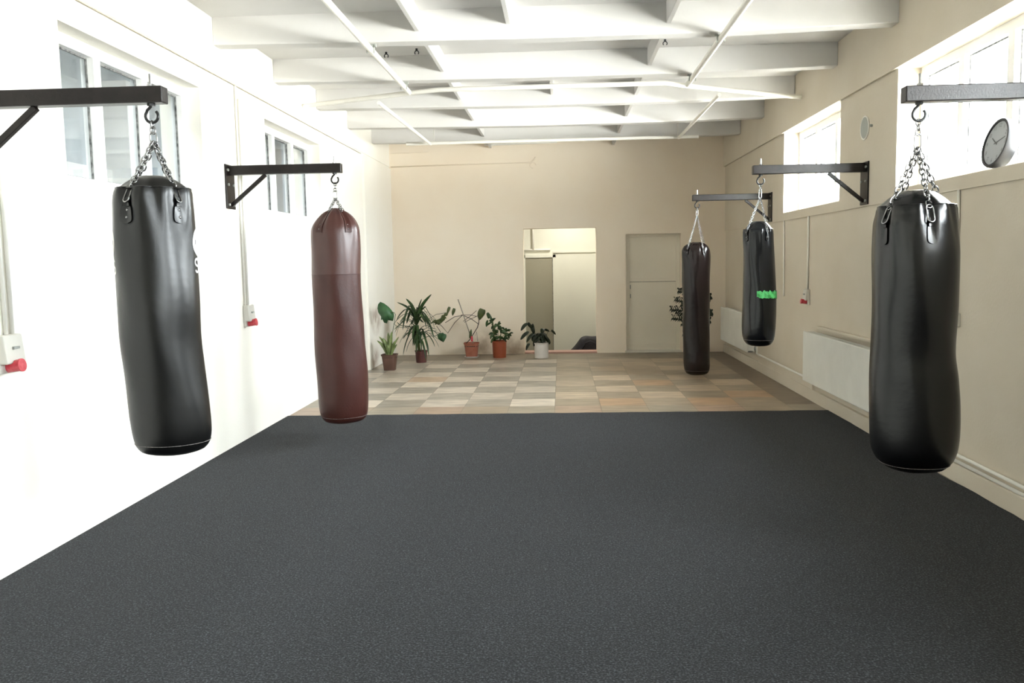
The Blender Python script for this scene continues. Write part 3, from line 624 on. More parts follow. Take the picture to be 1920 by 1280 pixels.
def make_bag(key, Y, prof, label, mats, hookpt, straps, rim_z, group=None, mode='pad', apex=None, cap=True, seam=None, seam_b=0.07, bead=True):
    bag = Bag(Y, prof, sum(map(ord, key)) % 7, straps, fold={'pad': 0.014, 'flat': 0.013}.get(mode, 0.011))
    zb = prof[-1][0]; cxm = bag.at((prof[0][0]+zb)/2)[0]
    t = thing('punching_bag', (cxm, Y, zb), label, 'punching bag', group)
    body_top = rim_z if cap else prof[0][0]
    zs = zrange(body_top, zb+seam_b, 0.018)
    if seam:
        up = [z for z in zs if z > seam]+[seam]; dn = [seam]+[z for z in zs if z < seam]
        bag.shell(up).build('upper_panel', mats['upper'], t, smooth=True)
        bag.shell(dn).build('bag_body', mats['body'], t, smooth=True)
        mb = MB().tube([bag.pt(seam, 2*PI*k/64, 0.0) for k in range(64)], 0.0022, 6, closed=True); mb.build('panel_seam', mats['strap'], t, smooth=True)
    else: bag.shell(zs).build('bag_body', mats['body'], t, smooth=True)
    zl = zrange(zb+seam_b, zb, 0.008); bag.shell(zl).build('bottom_panel', mats['body'], t, smooth=True)
    mb = MB().tube([bag.pt(zb+seam_b, 2*PI*k/72, 0.001) for k in range(72)], 0.0016, 5, closed=True); mb.build('bottom_stitching', M['stitch'], t, smooth=True)
    # vertical closing seam
    if cap:
        th0 = 0; cx, r = bag.at(rim_z)
        # sleeve rim + domed top cap
        mb = MB().tube([bag.pt(rim_z, 2*PI*k/72, -0.002) for k in range(72)], 0.004, 8, closed=True); mb.build('top_rim', mats['body'], t, smooth=True)
        mb = MB(); n = 48; P = []
        zt = prof[0][0]
        for q in range(7):
            u = q/6; rr = (r-0.006)*(1-u)+0.045*u; zz = rim_z-0.004+(zt-rim_z+0.004)*(1-(1-u)**1.7)
            P.append((rr, zz))
        P.append((0.001, zt+0.002))
        for rr, zz in P:
            for j in range(n):
                a = 2*PI*j/n; w = 1+0.03*math.sin(9*a+bag.sd)
                mb.v.append((cx+rr*w*math.cos(a), Y+rr*w*math.sin(a), zz))
        for k in range(len(P)-1):
            for j in range(n): mb.f.append((k*n+j, k*n+(j+1) % n, (k+1)*n+(j+1) % n, (k+1)*n+j))
        mb.build('top_cap', mats['cap'], t, smooth=True)
    # suspension
    ap = Vector(apex) if apex else Vector((hookpt.x, hookpt.y, hookpt.z-0.13))
    for i, th in enumerate(bag.straps):
        if mode == 'dome':
            z1 = prof[0][0]-0.035; z0 = rim_z-0.11
            def f(u, v, th=th): z = z0+(z1-z0)*u; cx, r = bag.at(z); return z, th+(2*v-1)*(0.020+0.012*(1-u))/max(r, 0.05)
            st = patch(bag, f, 14, 4, 0.003, 0.005).build('strap', mats['strap'], t, smooth=True, auto=0.7)
            for zz in (z0+0.03, z0+0.07): rv(bag, th, zz, 0.006, st)
            a = bag.pt(z1, th, 0.012)
            chain(MB(), a, ap, 0.03, 0.02, 0.003, i).build('chain', M['chrome'], t, smooth=True)
        else:
            padh = {'pad': 0.095, 'flat': 0.10}.get(mode, 0.07); padw = {'pad': 0.07, 'flat': 0.045}.get(mode, 0.04)
            zc = rim_z-0.130 if mode == 'pad' else rim_z-0.15
            if mode == 'small': zc = rim_z-0.075
            st = oval_pad(bag, th, zc, padh, padw, 0.003, 0.005).build('strap', mats['strap'], t, smooth=True, auto=0.7)
            if mode == 'pad':
                for dz in (0.018, -0.018): rv(bag, th, zc+dz, 0.008, st)
            elif mode == 'small': rv(bag, th, zc, 0.007, st)
            # folded loop above the pad
            ztop_pad = zc+padh/2
            lw = padw*0.55
            a0 = bag.pt(ztop_pad-0.01, th, 0.008); a1 = bag.pt(min(rim_z, ztop_pad+0.025), th, 0.018)
            def f2(u, v, th=th, ztp=ztop_pad): z = ztp-0.012+0.045*u; cx, r = bag.at(z); return min(z, rim_z-0.002), th+(2*v-1)*(lw/2*(1-0.5*u))/r
            patch(bag, f2, 6, 4, 0.004, 0.010).build('strap_loop', mats['strap'], st, smooth=True, auto=0.7)
            # D ring / snap link from loop to chain
            d = (ap-a1).normalized(); rl = {'pad': 0.085, 'flat': 0.085}.get(mode, 0.04)
            radial = Vector((math.cos(th), math.sin(th), 0))
            cdir = (d*0.75+Vector((0, 0, 0.35))-radial*0.1).normalized(); e = a1+cdir*rl
            sd_ = cdir.cross(radial).normalized()
            MB().tube(link_pts(a1+cdir*(rl/2-0.012), cdir, sd_, rl+0.012, {'pad': 0.030, 'flat': 0.034}.get(mode, 0.018), 8), 0.0042 if mode != 'small' else 0.0022, 8, closed=True).build('snap_link', M['chrome'], t, smooth=True)
            chain(MB(), e-cdir*0.02, ap, *( (0.045, 0.028, 0.0042) if mode != 'small' else (0.030, 0.016, 0.0022)), start=i).build('chain', M['chrome'], t, smooth=True)
    # snap hook joining the chains to the bracket hook
    top = Vector(hookpt)+Vector((0, 0, 0.006))
    gap = (top-ap).length
    ax = (top-ap).normalized()
    rl = min(0.085, gap*0.55)
    MB().tube(link_pts(ap+ax*(rl/2-0.006), ax, Vector((1, 0, 0)), rl, 0.034 if mode != 'small' else 0.024, 10), 0.0042, 8, closed=True).build('carabiner', M['chrome'], t, smooth=True)
    chain(MB(), ap+ax*(rl-0.012), top, 0.036, 0.024, 0.004, 1).build('top_chain', M['chrome'], t, smooth=True)
    return t, bag
def rv(bag, th, z, r, parent):
    p = bag.pt(z, th, 0.007); radial = Vector((math.cos(th), math.sin(th), 0))
    MB().tube([p, p+radial*0.003, p+radial*0.005], [r, r*0.8, r*0.2], 10).build('rivet', M['chrome'], parent, smooth=True)

# 1: near left black bag
bk1, s = bracket('L', 4.30, -1.985, 2.555, 'black steel wall bracket nearest the camera on the left wall')
h1 = hook(bk1, -2.058, 4.30, 2.555)
P1 = [(2.112, -2.055, 0.060), (2.085, -2.06, 0.125), (2.045, -2.070, 0.176), (1.99, -2.075, 0.187), (1.924, -2.076, 0.190), (1.707, -2.082, 0.197), (1.460, -2.075, 0.202), (1.265, -2.073, 0.200), (1.078, -2.058, 0.196),
      (0.887, -2.042, 0.195), (0.790, -2.036, 0.190), (0.735, -2.036, 0.178), (0.700, -2.038, 0.15), (0.680, -2.042, 0.09), (0.676, -2.045, 0.004)]
lb = dict(body=M['worn_leather'], cap=M['worn_leather'], strap=M['worn_leather'], upper=M['worn_leather'])
t1, B1 = make_bag('a', 4.30, P1, 'worn black leather punching bag with white print, hanging nearest on the left', lb, h1, [-41, 40, 139, -140], 2.045, None, 'pad', apex=(-2.055, 4.30, 2.28))
# white print on both sides
def disc_on(bag, th, zc, ru, rv_, name, m_, par, off=0.0012):
    mb = MB(); cx, r = bag.at(zc); n = 28; rings = 5
    mb.v.append(tuple(bag.pt(zc, th, off)))
    for q in range(1, rings+1):
        for k in range(n):
            a = 2*PI*k/n; mb.v.append(tuple(bag.pt(zc+rv_*q/rings*math.sin(a), th+ru*q/rings*math.cos(a)/r, off)))
    for k in range(n): mb.f.append((0, 1+k, 1+(k+1) % n))
    for q in range(rings-1):
        for k in range(n): a = 1+q*n; mb.f.append((a+k, a+n+k, a+n+(k+1) % n, a+(k+1) % n))
    return mb.build(name, m_, par, smooth=True)
def stroke_on(bag, th, zc, pts, w, name, m_, par, off=0.0012):
    """pts: (u right, v up) in metres on the surface"""
    mb = MB(); cx, r = bag.at(zc); P = [Vector((a, b)) for a, b in pts]; L = []
    for k in range(len(P)):
        t_ = (P[min(k+1, len(P)-1)]-P[max(k-1, 0)]).normalized(); nrm = Vector((-t_.y, t_.x))
        for sgn in (-1, 1): q = P[k]+nrm*sgn*w/2; L.append(bag.pt(zc+q.y, th+q.x/r, off))
    mb.v = [tuple(p) for p in L]
    for k in range(len(P)-1): mb.f.append((2*k, 2*k+2, 2*k+3, 2*k+1))
    return mb
Scurve = [(0.022*math.cos(a)+0.0, 0.017+0.017*math.sin(a)) for a in [math.radians(20+k*25) for k in range(11)]]+[(0.022*math.cos(a), -0.017+0.017*math.sin(a)) for a in [math.radians(90-k*25) for k in range(11)]]
for thd, nm in ((90, 'right'), (-97, 'left')):
    th = B1.cam+math.radians(thd)
    disc_on(B1, th, 1.775, 0.092, 0.078, 'logo_disc', M['logo'], t1)
    stroke_on(B1, th-0.30 if thd > 0 else th+0.30, 1.775, [(0, -0.012), (0, 0.012)], 0.012, '', None, None, 0.0022).build('logo_mark', M['greyprint'], t1)
    mb = MB()
    m1 = stroke_on(B1, th-(0.26 if thd > 0 else -0.30), 1.655, [(x, z) for x, z in Scurve], 0.012, '', None, None, 0.0016); mb.v += m1.v; mb.f += m1.f
    mb.build('logo_letter', M['logo'], t1)

# 2: oxblood bag on the left
bk2, s = bracket('L', 7.70, -1.96, 2.55, 'black steel wall bracket between the two left windows, holding the oxblood bag')
h2 = hook(bk2, -2.025, 7.70, 2.55)
P2 = [(2.152, -2.027, 0.030), (2.125, -2.027, 0.085), (2.085, -2.028, 0.135), (2.043, -2.030, 0.172), (2.00, -2.034, 0.197), (1.962, -2.038, 0.210), (1.90, -2.04, 0.216), (1.770, -2.042, 0.219), (1.557, -2.045, 0.221), (1.260, -2.037, 0.223), (0.946, -2.030, 0.226), (0.635, -2.021, 0.231),
      (0.396, -2.020, 0.230), (0.30, -2.019, 0.222), (0.245, -2.018, 0.205), (0.21, -2.019, 0.17), (0.193, -2.02, 0.10), (0.190, -2.02, 0.004)]
ox = dict(body=M['brown_leather'], upper=M['brown_smooth'], cap=M['brown_leather'], strap=M['brown_leather'])
t2, B2 = make_bag('b', 7.70, P2, 'long oxblood brown leather punching bag hanging on the left', ox, h2, [-42, 34, 125, -130], 2.04, None, 'dome', apex=(-2.026, 7.70, 2.24), cap=False, seam=1.557)

# 3: near right black bag
bk3, s = bracket('R', 4.65, 1.79, 2.515, 'black steel wall bracket nearest the camera on the right wall')
h3 = hook(bk3, 1.872, 4.65, 2.515)
P3 = [(1.982, 1.868, 0.055), (1.95, 1.867, 0.13), (1.900, 1.866, 0.184), (1.86, 1.866, 0.194), (1.814, 1.865, 0.203), (1.649, 1.873, 0.215), (1.393, 1.877, 0.212), (1.133, 1.875, 0.206), (1.003, 1.881, 0.214), (0.810, 1.885, 0.221),
      (0.675, 1.887, 0.222), (0.60, 1.888, 0.214), (0.545, 1.891, 0.190), (0.505, 1.896, 0.145), (0.486, 1.90, 0.08), (0.482, 1.90, 0.004)]
bl = dict(body=M['black_leather'], upper=M['black_leather'], cap=M['black_leather'], strap=M['black_leather'])
t3, B3 = make_bag('c', 4.65, P3, 'large glossy black punching bag hanging nearest on the right', bl, h3, [-44, 22, 128, -150], 1.900, None, 'flat', apex=(1.870, 4.65, 2.20), seam_b=0.05)

# 4: black bag with green tape
bk4, s = bracket('R', 8.25, 1.81, 2.50, 'black steel wall bracket beside the far right window, holding the green-taped bag')
h4 = hook(bk4, 1.885, 8.25, 2.50)
P4 = [(1.982, 1.876, 0.055), (1.95, 1.872, 0.10), (1.905, 1.868, 0.133), (1.86, 1.867, 0.139), (1.745, 1.869, 0.142), (1.453, 1.881, 0.147), (1.189, 1.884, 0.155), (0.995, 1.885, 0.159), (0.90, 1.885, 0.153), (0.85, 1.886, 0.138), (0.815, 1.888, 0.11), (0.797, 1.889, 0.06), (0.793, 1.889, 0.004)]
bv = dict(body=M['blue_vinyl'], upper=M['blue_vinyl'], cap=M['blue_vinyl'], strap=M['blue_vinyl'])
t4, B4 = make_bag('d', 8.25, P4, 'short black vinyl punching bag with a band of green tape', bv, h4, [-48, 38, 130, -140], 1.905, None, 'small', apex=(1.882, 8.25, 2.20))
a0, a1 = B4.cam+math.radians(-8), B4.cam+math.radians(100)
def ftape(u, v):
    jag = 0.006*math.sin(u*31)+0.005*math.sin(u*57+1)
    zc = 1.298-0.012*u; hh = 0.033*(0.75 if u < 0.06 else 1)
    return zc+(2*v-1)*hh+jag*(0.4+v*0.6), a0+(a1-a0)*u
patch(B4, ftape, 40, 5, 0.0022, 0.0015).build('green_tape', M['tape'], t4)

# 5: long dark brown vinyl bag at the back
bk5, s = bracket('R', 11.87, 1.80, 2.50, 'black steel wall bracket farthest away on the right wall')
h5 = hook(bk5, 1.865, 11.87, 2.50)
P5 = [(1.862, 1.861, 0.045), (1.845, 1.856, 0.10), (1.81, 1.85, 0.150), (1.76, 1.848, 0.178), (1.70, 1.848, 0.188), (1.627, 1.849, 0.191), (1.309, 1.847, 0.190), (0.944, 1.856, 0.181), (0.577, 1.860, 0.180), (0.208, 1.866, 0.182), (0.11, 1.868, 0.172), (0.06, 1.869, 0.145), (0.035, 1.869, 0.09), (0.03, 1.869, 0.004)]
dv = dict(body=M['dark_vinyl'], upper=M['dark_vinyl'], cap=M['dark_vinyl'], strap=M['dark_vinyl'])
t5, B5 = make_bag('e', 11.87, P5, 'long dark brown vinyl punching bag hanging almost to the tiled floor', dv, h5, [-40, 35, 130, -145], 1.80, None, 'small', apex=(1.863, 11.87, 2.22), cap=False)

# ------------------------------------------------------------------ wall clock leaning on the window sill
def clock():
    Yc, Zc, Xc, R = 5.97, 2.378, 2.92, 0.166
    t = thing('wall_clock', (Xc, Yc, 2.21), 'round white-faced clock with grey rim standing on the near right window sill', 'clock')
    def ring(x, r, n=48): return [(x, Yc+r*math.cos(2*PI*k/n), Zc+r*math.sin(2*PI*k/n)) for k in range(n)]
    def rings(lst, name, m_, capf=False, capb=False):
        mb = MB(); n = 48
        for x, r in lst: mb.v += ring(x, r)
        for q in range(len(lst)-1):
            for j in range(n): mb.f.append((q*n+j, q*n+(j+1) % n, (q+1)*n+(j+1) % n, (q+1)*n+j))
        if capf: mb.f.append(tuple(range(n)))
        if capb: mb.f.append(tuple(range((len(lst)-1)*n, len(lst)*n)))
        return mb.build(name, m_, t, smooth=True, auto=0.6)
    rings([(Xc-0.043, 0.143), (Xc-0.055, 0.147), (Xc-0.055, 0.163), (Xc-0.045, R), (Xc-0.005, R*0.985), (Xc+0.03, R*0.90), (Xc+0.032, 0.01)], 'case', M['clockrim'])
    MB().tube([(Xc-0.044, Yc, Zc), (Xc-0.046, Yc, Zc)], 0.150, 48).build('clock_face', M['clockface'], t)
    xs_ = Xc-0.0475
    def hand(ang, L, w, name):
        a = math.radians(ang); d = Vector((0, -math.sin(a), math.cos(a))); n_ = Vector((0, -math.cos(a), -math.sin(a)))
        c = Vector((xs_-0.002, Yc, Zc)); mb = MB(); p = [c-d*0.02-n_*w/2, c-d*0.02+n_*w/2, c+d*L+n_*w*0.3, c+d*L-n_*w*0.3]
        i = 0; mb.v += [tuple(q) for q in p]+[tuple(q+Vector((0.0015, 0, 0))) for q in p]
        mb.f += [(0,1,2,3),(7,6,5,4),(0,1,5,4),(1,2,6,5),(2,3,7,6),(3,0,4,7)]
        mb.build(name, M['darkgrey'], t)
    hand(302, 0.072, 0.010, 'hour_hand'); hand(75, 0.112, 0.008, 'minute_hand')
    # numerals
    mb = MB()
    for k in range(1, 13):
        cu = bpy.data.curves.new('n', 'FONT'); cu.body = str(k); cu.size = 0.038; cu.align_x = 'CENTER'; cu.align_y = 'CENTER'
        ob = bpy.data.objects.new('n', cu); COL.objects.link(ob)
        dg = bpy.context.evaluated_depsgraph_get(); me = bpy.data.meshes.new_from_object(ob.evaluated_get(dg))
        a = math.radians(30*k); i = len(mb.v)
        for v in me.vertices: mb.v.append((xs_+0.0008, Yc-math.sin(a)*0.118-v.co.x, Zc+math.cos(a)*0.118+v.co.y))
        for p in me.polygons: mb.f.append(tuple(i+q for q in p.vertices))
        bpy.data.objects.remove(ob); bpy.data.curves.remove(cu); bpy.data.meshes.remove(me)
    for k in range(60):
        a = 2*PI*k/60; d = Vector((0, -math.sin(a), math.cos(a))); n_ = Vector((0, math.cos(a), math.sin(a)))*(0.0016 if k % 5 == 0 else 0.0006)
        c = Vector((xs_+0.0008, Yc, Zc)); i = len(mb.v)
        mb.v += [tuple(c+d*0.139-n_), tuple(c+d*0.139+n_), tuple(c+d*0.146+n_), tuple(c+d*0.146-n_)]; mb.f.append((i,i+1,i+2,i+3))
    mb.build('numerals', M['darkgrey'], t)
    ca, sa = math.cos(0.22), math.sin(0.22)      # leans back against the window
    for ch in t.children:
        for v in ch.data.vertices:
            x, z = v.co.x-(Xc-0.05), v.co.z-2.213
            v.co.x = Xc-0.05+x*ca+z*sa; v.co.z = 2.213-x*sa+z*ca+0.004
clock()

# ------------------------------------------------------------------ sports bag in the doorway
def sports_bag():
    t = thing('sports_bag', (0.62, 15.75, -0.36), 'slumped black sports bag on the floor behind the doorway threshold', 'bag')
    mb = MB(); nu, nv = 40, 20
    for i in range(nu+1):
        u = i/nu
        for j in range(nv):
            a = 2*PI*j/nv; w = math.sin(PI*min(1, max(0, u)))**0.3
            hgt = (0.60+0.015*math.sin(u*19))*(0.45+0.55*min(1, u/0.36)**0.8)
            y = 15.72+0.20*w*math.cos(a)*(1+0.06*math.sin(5*u+3*a)); z = -0.36+hgt*w*(0.5+0.5*math.sin(a))*(1+0.05*math.sin(7*u+2*a))+0.002
            x = 0.00+0.96*u
            mb.v.append((x, y, z))
    for i in range(nu):
        for j in range(nv): mb.f.append((i*nv+j, (i+1)*nv+j, (i+1)*nv+(j+1) % nv, i*nv+(j+1) % nv))
    mb.build('bag_body', M['bagcloth'], t, smooth=True)
    MB().tube([(0.38, 15.55, 0.02), (0.44, 15.52, 0.14), (0.52, 15.52, 0.17), (0.6, 15.52, 0.13), (0.66, 15.55, 0.0)], 0.012, 8).build('handle', M['bagcloth'], t, smooth=True)
sports_bag()

# ------------------------------------------------------------------ plants
def leaf_strip(mb, P, w, ns=8, side=None, fold=0.25, shape='lance'):
    """P: control points of the mid-rib; w: max width"""
    P = [Vector(p) for p in P]
    if len(P) == 2: P = [P[0], (P[0]+P[1])/2, P[1]]
    base = len(mb.v)
    for k in range(ns+1):
        u = k/ns; tt = u*(len(P)-1); c = Vector(catmull([tuple(p) for p in P], tt)); c2 = Vector(catmull([tuple(p) for p in P], min(len(P)-1, tt+0.05))); c1 = Vector(catmull([tuple(p) for p in P], max(0, tt-0.05)))
        t_ = (c2-c1).normalized(); sd = (Vector(side) if side else t_.cross(Vector((0, 0, 1))))
        sd = sd-t_*sd.dot(t_); sd = sd.normalized() if sd.length > 1e-4 else Vector((1, 0, 0)); nr = sd.cross(t_)
        if shape == 'lance': ww = w/2*math.sin(PI*min(1, 0.06+0.94*u))**0.7
        elif shape == 'heart': ww = w/2*(math.sin(PI*min(1, 0.22+0.78*u))**0.8)
        else: ww = w/2*math.sin(PI*u)**0.5
        ww = max(ww, w*0.02)
        for q in (-1, 0, 1): mb.v.append(tuple(c+sd*ww*q+nr*abs(q)*ww*fold))
    for k in range(ns):
        for q in (0, 1): a = base+k*3+q; mb.f.append((a, a+1, a+4, a+3))
    return mb
def lift(mb, name, m_, par):
    o = mb.build(name, m_, par, smooth=True); s_ = o.modifiers.new('thickness', 'SOLIDIFY'); s_.thickness = 0.0022; return o
def pot(t, c, rt, rb, h, m_, sq=None, rim=0.02, saucer=None):
    c = Vector(c)
    prof = [(rb*0.2, 0.0), (rb, 0.0), (rb+(rt-rb)*0.85, h-rim-0.004), (rt*1.04, h-rim), (rt*1.07, h), (rt*0.98, h), (rt*0.94, h-0.03), (rt*0.3, h-0.035)]
    if saucer: prof = [(r, z+0.012) for r, z in prof]
    MB().lathe(c, prof, 32, sq).build('pot', m_, t, smooth=True, auto=0.5)
    MB().lathe(c, [(0.001, h-0.022), (rt*0.94, h-0.026), (rt*0.94, h-0.05)], 24, sq).build('soil', M['soil'], t, smooth=True)
    if saucer: MB().lathe(c, [(0.001, 0.001), (rb*1.05, 0.001), (rb*1.3, 0.025), (rb*1.26, 0.026), (rb*1.0, 0.008)], 32, sq).build('saucer', saucer, t, smooth=True, auto=0.5)
rd = random.Random(3)
# plant A: pale plant with one big lobed leaf, square brown pot
c = Vector((-2.665, 13.02, 0))
t = thing('potted_plant', c, 'pale green plant with one big lobed leaf in a square brown pot', 'plant')
pot(t, c, 0.115, 0.085, 0.245, M['brownpot'], sq=6)
mb = MB()
for (dx, dy, dz, w) in ((0.16, -0.03, 0.52, 0.04), (-0.16, 0.02, 0.52, 0.05), (0.12, 0.0, 0.40, 0.05), (-0.19, 0.0, 0.46, 0.05), (-0.11, 0.03, 0.34, 0.05), (-0.10, 0.0, 0.50, 0.06), (-0.02, 0.03, 0.58, 0.06), (0.05, -0.02, 0.60, 0.055), (0.10, 0.02, 0.46, 0.05), (-0.15, -0.02, 0.43, 0.07), (-0.06, -0.05, 0.42, 0.05), (0.03, 0.05, 0.48, 0.05), (-0.02, -0.04, 0.40, 0.06), (0.02, 0.0, 0.36, 0.05)):
    leaf_strip(mb, [c+Vector((dx*0.1, dy*0.2, 0.2)), c+Vector((dx*0.45, dy*0.6, 0.2+(dz-0.2)*0.6)), c+Vector((dx, dy, dz))], w, 8, side=(0.8, 0.5, 0))
lift(mb, 'foliage', M['leafpale'], t)
MB().tube([c+Vector((0.0, 0, 0.2)), c+Vector((0.03, 0, 0.45)), c+Vector((0.075, -0.01, 0.66)), c+Vector((0.115, -0.01, 0.86)), c+Vector((0.09, -0.01, 0.895)), c+Vector((0.035, -0.01, 0.895))], 0.0045, 6).build('stem', M['leafolive'], t, smooth=True)
mb = MB()
ol = [(713,564),(721,567),(729,574),(735,581),(738,586),(739,592),(736,601),(731,600),(727,599),(724,605.5),(719,604),(716,597),(713.5,599),(714,592),(709,584),(707.5,576),(709,568.5)]
cc = Vector((724.5, 586)); mb.v.append(tuple(c+Vector(((cc.x-728)/124, -0.03, (695-cc.y)/124))))
for (px_, py_) in ol: mb.v.append(tuple(c+Vector(((px_-728)/124, 0.01+0.02*math.sin(px_), (695-py_)/124))))
for k in range(len(ol)): mb.f.append((0, 1+k, 1+(k+1) % len(ol)))
lift(mb, 'large_leaf', M['leafbig'], t)
# plant B: dracaena
c = Vector((-2.33, 13.98, 0))
t = thing('potted_dracaena', c, 'tall arching dracaena in a round maroon pot', 'plant')
pot(t, c, 0.10, 0.085, 0.20, M['maroonpot'])
def trunk(z): return c+Vector((-0.03-0.09*(z-0.2), -0.02*z, z))
MB().tube([trunk(0.18), trunk(0.4), trunk(0.62), trunk(0.82)], [0.024, 0.02, 0.016, 0.01], 10).build('trunk', M['leafolive'], t, smooth=True)
mb = MB()
up = [(-0.23, 0.0, 1.06, 0.06), (-0.39, 0.05, 1.00, 0.045), (0.20, -0.02, 1.13, 0.06), (0.02, 0.08, 1.05, 0.03), (-0.16, -0.08, 0.98, 0.06), (0.10, 0.02, 0.93, 0.05), (-0.05, 0.0, 0.92, 0.06)]
for dx, dy, z, w in up:
    b = trunk(0.68); e = c+Vector((dx, dy, z)); mid = b.lerp(e, 0.5)+Vector((-(dx)*0.12, 0, 0.05)); leaf_strip(mb, [b, mid, e], w, 9, side=(e.z-b.z, 0.4, -(e.x-b.x)))
for k in range(60):
    z = rd.uniform(0.28, 0.82); a = rd.uniform(0, 2*PI); L = rd.uniform(0.22, 0.46); b = trunk(z); d = Vector((math.cos(a), math.sin(a)*0.8, 0))
    if b.y+d.y*L > 15.05: d.y *= 0.3
    if b.x+d.x*L < -2.93: d.x *= 0.6
    rise = rd.uniform(0.06, 0.20); drop = rd.uniform(-0.16, 0.24)
    e = b+d*L+Vector((0, 0, -drop)); e.z = max(e.z, 0.04)
    leaf_strip(mb, [b, b+d*L*0.4+Vector((0, 0, rise)), b+d*L*0.8+Vector((0, 0, rise*0.4-drop*0.4)), e], rd.uniform(0.030, 0.046), 9)
lift(mb, 'foliage', M['leaf'], t)
# plant C: climbing plant tied to a stake
c = Vector((-1.555, 14.62, 0)); S = 110.0
def pc(x, y, dy=0.0): return c+Vector(((x-881)/S, dy, (671-y)/S))
t = thing('potted_climber', c, 'sparse climbing plant tied to a leaning stake in a square terracotta pot', 'plant')
pot(t, c, 0.125, 0.095, 0.245, M['terracotta'], sq=5, saucer=M['whitepot'])
MB().tube([pc(886, 650), pc(857, 560)], 0.009, 8).build('stake', M['stake'], t, smooth=True)
mb = MB()
for pts, r in (([(870,645),(878,637),(885,626),(893,614),(896,604),(896,596)], 0.008), ([(896,608),(882,598),(864,590)], 0.006), ([(866,602),(880,592),(892,582)], 0.005), ([(868,604),(880,598),(894,592)], 0.005),
               ([(864,591),(850,593),(832,604)], 0.006), ([(864,591),(850,604),(836,624),(826,612),(818,604)], 0.0055), ([(862,590),(880,590),(892,593)], 0.005), ([(815,610),(822,622)], 0.005), ([(820,606),(808,596),(800,601)], 0.004), ([(888,630),(891,622),(893,640)], 0.003), ([(836,585),(815,588),(800,597)], 0.004)):
    mb.tube([pc(x, y, 0.02*math.sin(x*0.3)) for x, y in pts], r, 6)
mb.build('stem', M['stem'], t, smooth=True)
mb = MB()
def flat(mb, x0, y0, x1, y1, w, sh='heart', dy=0.0): leaf_strip(mb, [pc(x0, y0, dy-0.02), pc((x0+x1)/2, (y0+y1)/2, dy-0.035), pc(x1, y1, dy)], w, 8, side=(0.9, 0.3, 0.2), shape=sh, fold=0.15)
flat(mb, 904, 579, 897, 600, 0.13); flat(mb, 897, 584, 907, 581, 0.05); flat(mb, 850, 577, 846, 591, 0.055); flat(mb, 879, 634, 881, 617, 0.05)
lift(mb, 'leaf', M['leafolive'], t)
mb = MB(); flat(mb, 822, 624, 828, 640, 0.13); flat(mb, 830, 625, 827, 641, 0.09, dy=-0.02)
lift(mb, 'bluish_leaf', M['leafbig'], t)
mb = MB()
for a in ((841, 574, 836, 588, 0.05), (836, 586, 828, 594, 0.06), (830, 592, 822, 606, 0.08), (824, 598, 812, 608, 0.07), (815, 600, 803, 606, 0.06), (826, 590, 834, 596, 0.05), (822, 606, 816, 598, 0.08)): flat(mb, *a)
lift(mb, 'drooping_leaf', M['leafolive'], t)
MB().box(c.x-0.005, c.x+0.03, c.y-0.04, c.y-0.036, 0.28, 0.37).build('plant_tag', M['red'], t)
# plant D
c = Vector((-1.07, 14.58, 0))
t = thing('potted_plant', c, 'small leafy plant with an upright stem in a round orange pot', 'plant')
pot(t, c, 0.125, 0.112, 0.29, M['orange'])
def pd(x, y, dy=0.0): return c+Vector(((x-933)/S, dy, (671-y)/S))
mb = MB().tube([pd(924, 645), pd(922, 620), pd(921, 605)], 0.014, 8)
for x, y in ((930, 610), (940, 614), (947, 622), (952, 630), (938, 622)): mb.tube([pd(932, 645), pd((932+x)/2, y+10), pd(x, y)], 0.004, 6)
mb.build('stem', M['leafolive'], t, smooth=True)
mb = MB()
for (x0, y0, x1, y1, w) in ((921,603,912,585,0.035),(920,604,908,612,0.03),(921,602,925,598,0.03),(914,597,911,586,0.05),(912,600,909,613,0.04),(918,600,927,597,0.03),(921,606,915,600,0.05)):
    leaf_strip(mb, [pd(x0, y0), pd((x0+x1)/2, (y0+y1)/2-1, -0.02), pd(x1, y1)], w*1.2, 6, side=((y0-y1)/30, 0.25, -(x1-x0)/30))
for k in range(60):
    bx, by = rd.choice([(922, 612), (926, 620), (930, 610), (938, 614), (946, 622), (951, 628), (936, 624), (943, 632), (924, 634), (932, 634), (940, 636), (922,626)]); a = rd.uniform(0, 2*PI); L = rd.uniform(0.05, 0.10)
    p = pd(bx, by, rd.uniform(-0.10, 0.08)); d = Vector((math.cos(a), rd.uniform(-0.6, 0.4), 0.6*math.sin(a))).normalized()
    leaf_strip(mb, [p, p+d*L*0.5+Vector((0, 0, 0.012)), p+d*L+Vector((0, 0, -0.012))], rd.uniform(0.034, 0.052), 5, side=(d.z, 0.5, -d.x))
lift(mb, 'foliage', M['leaf'], t)
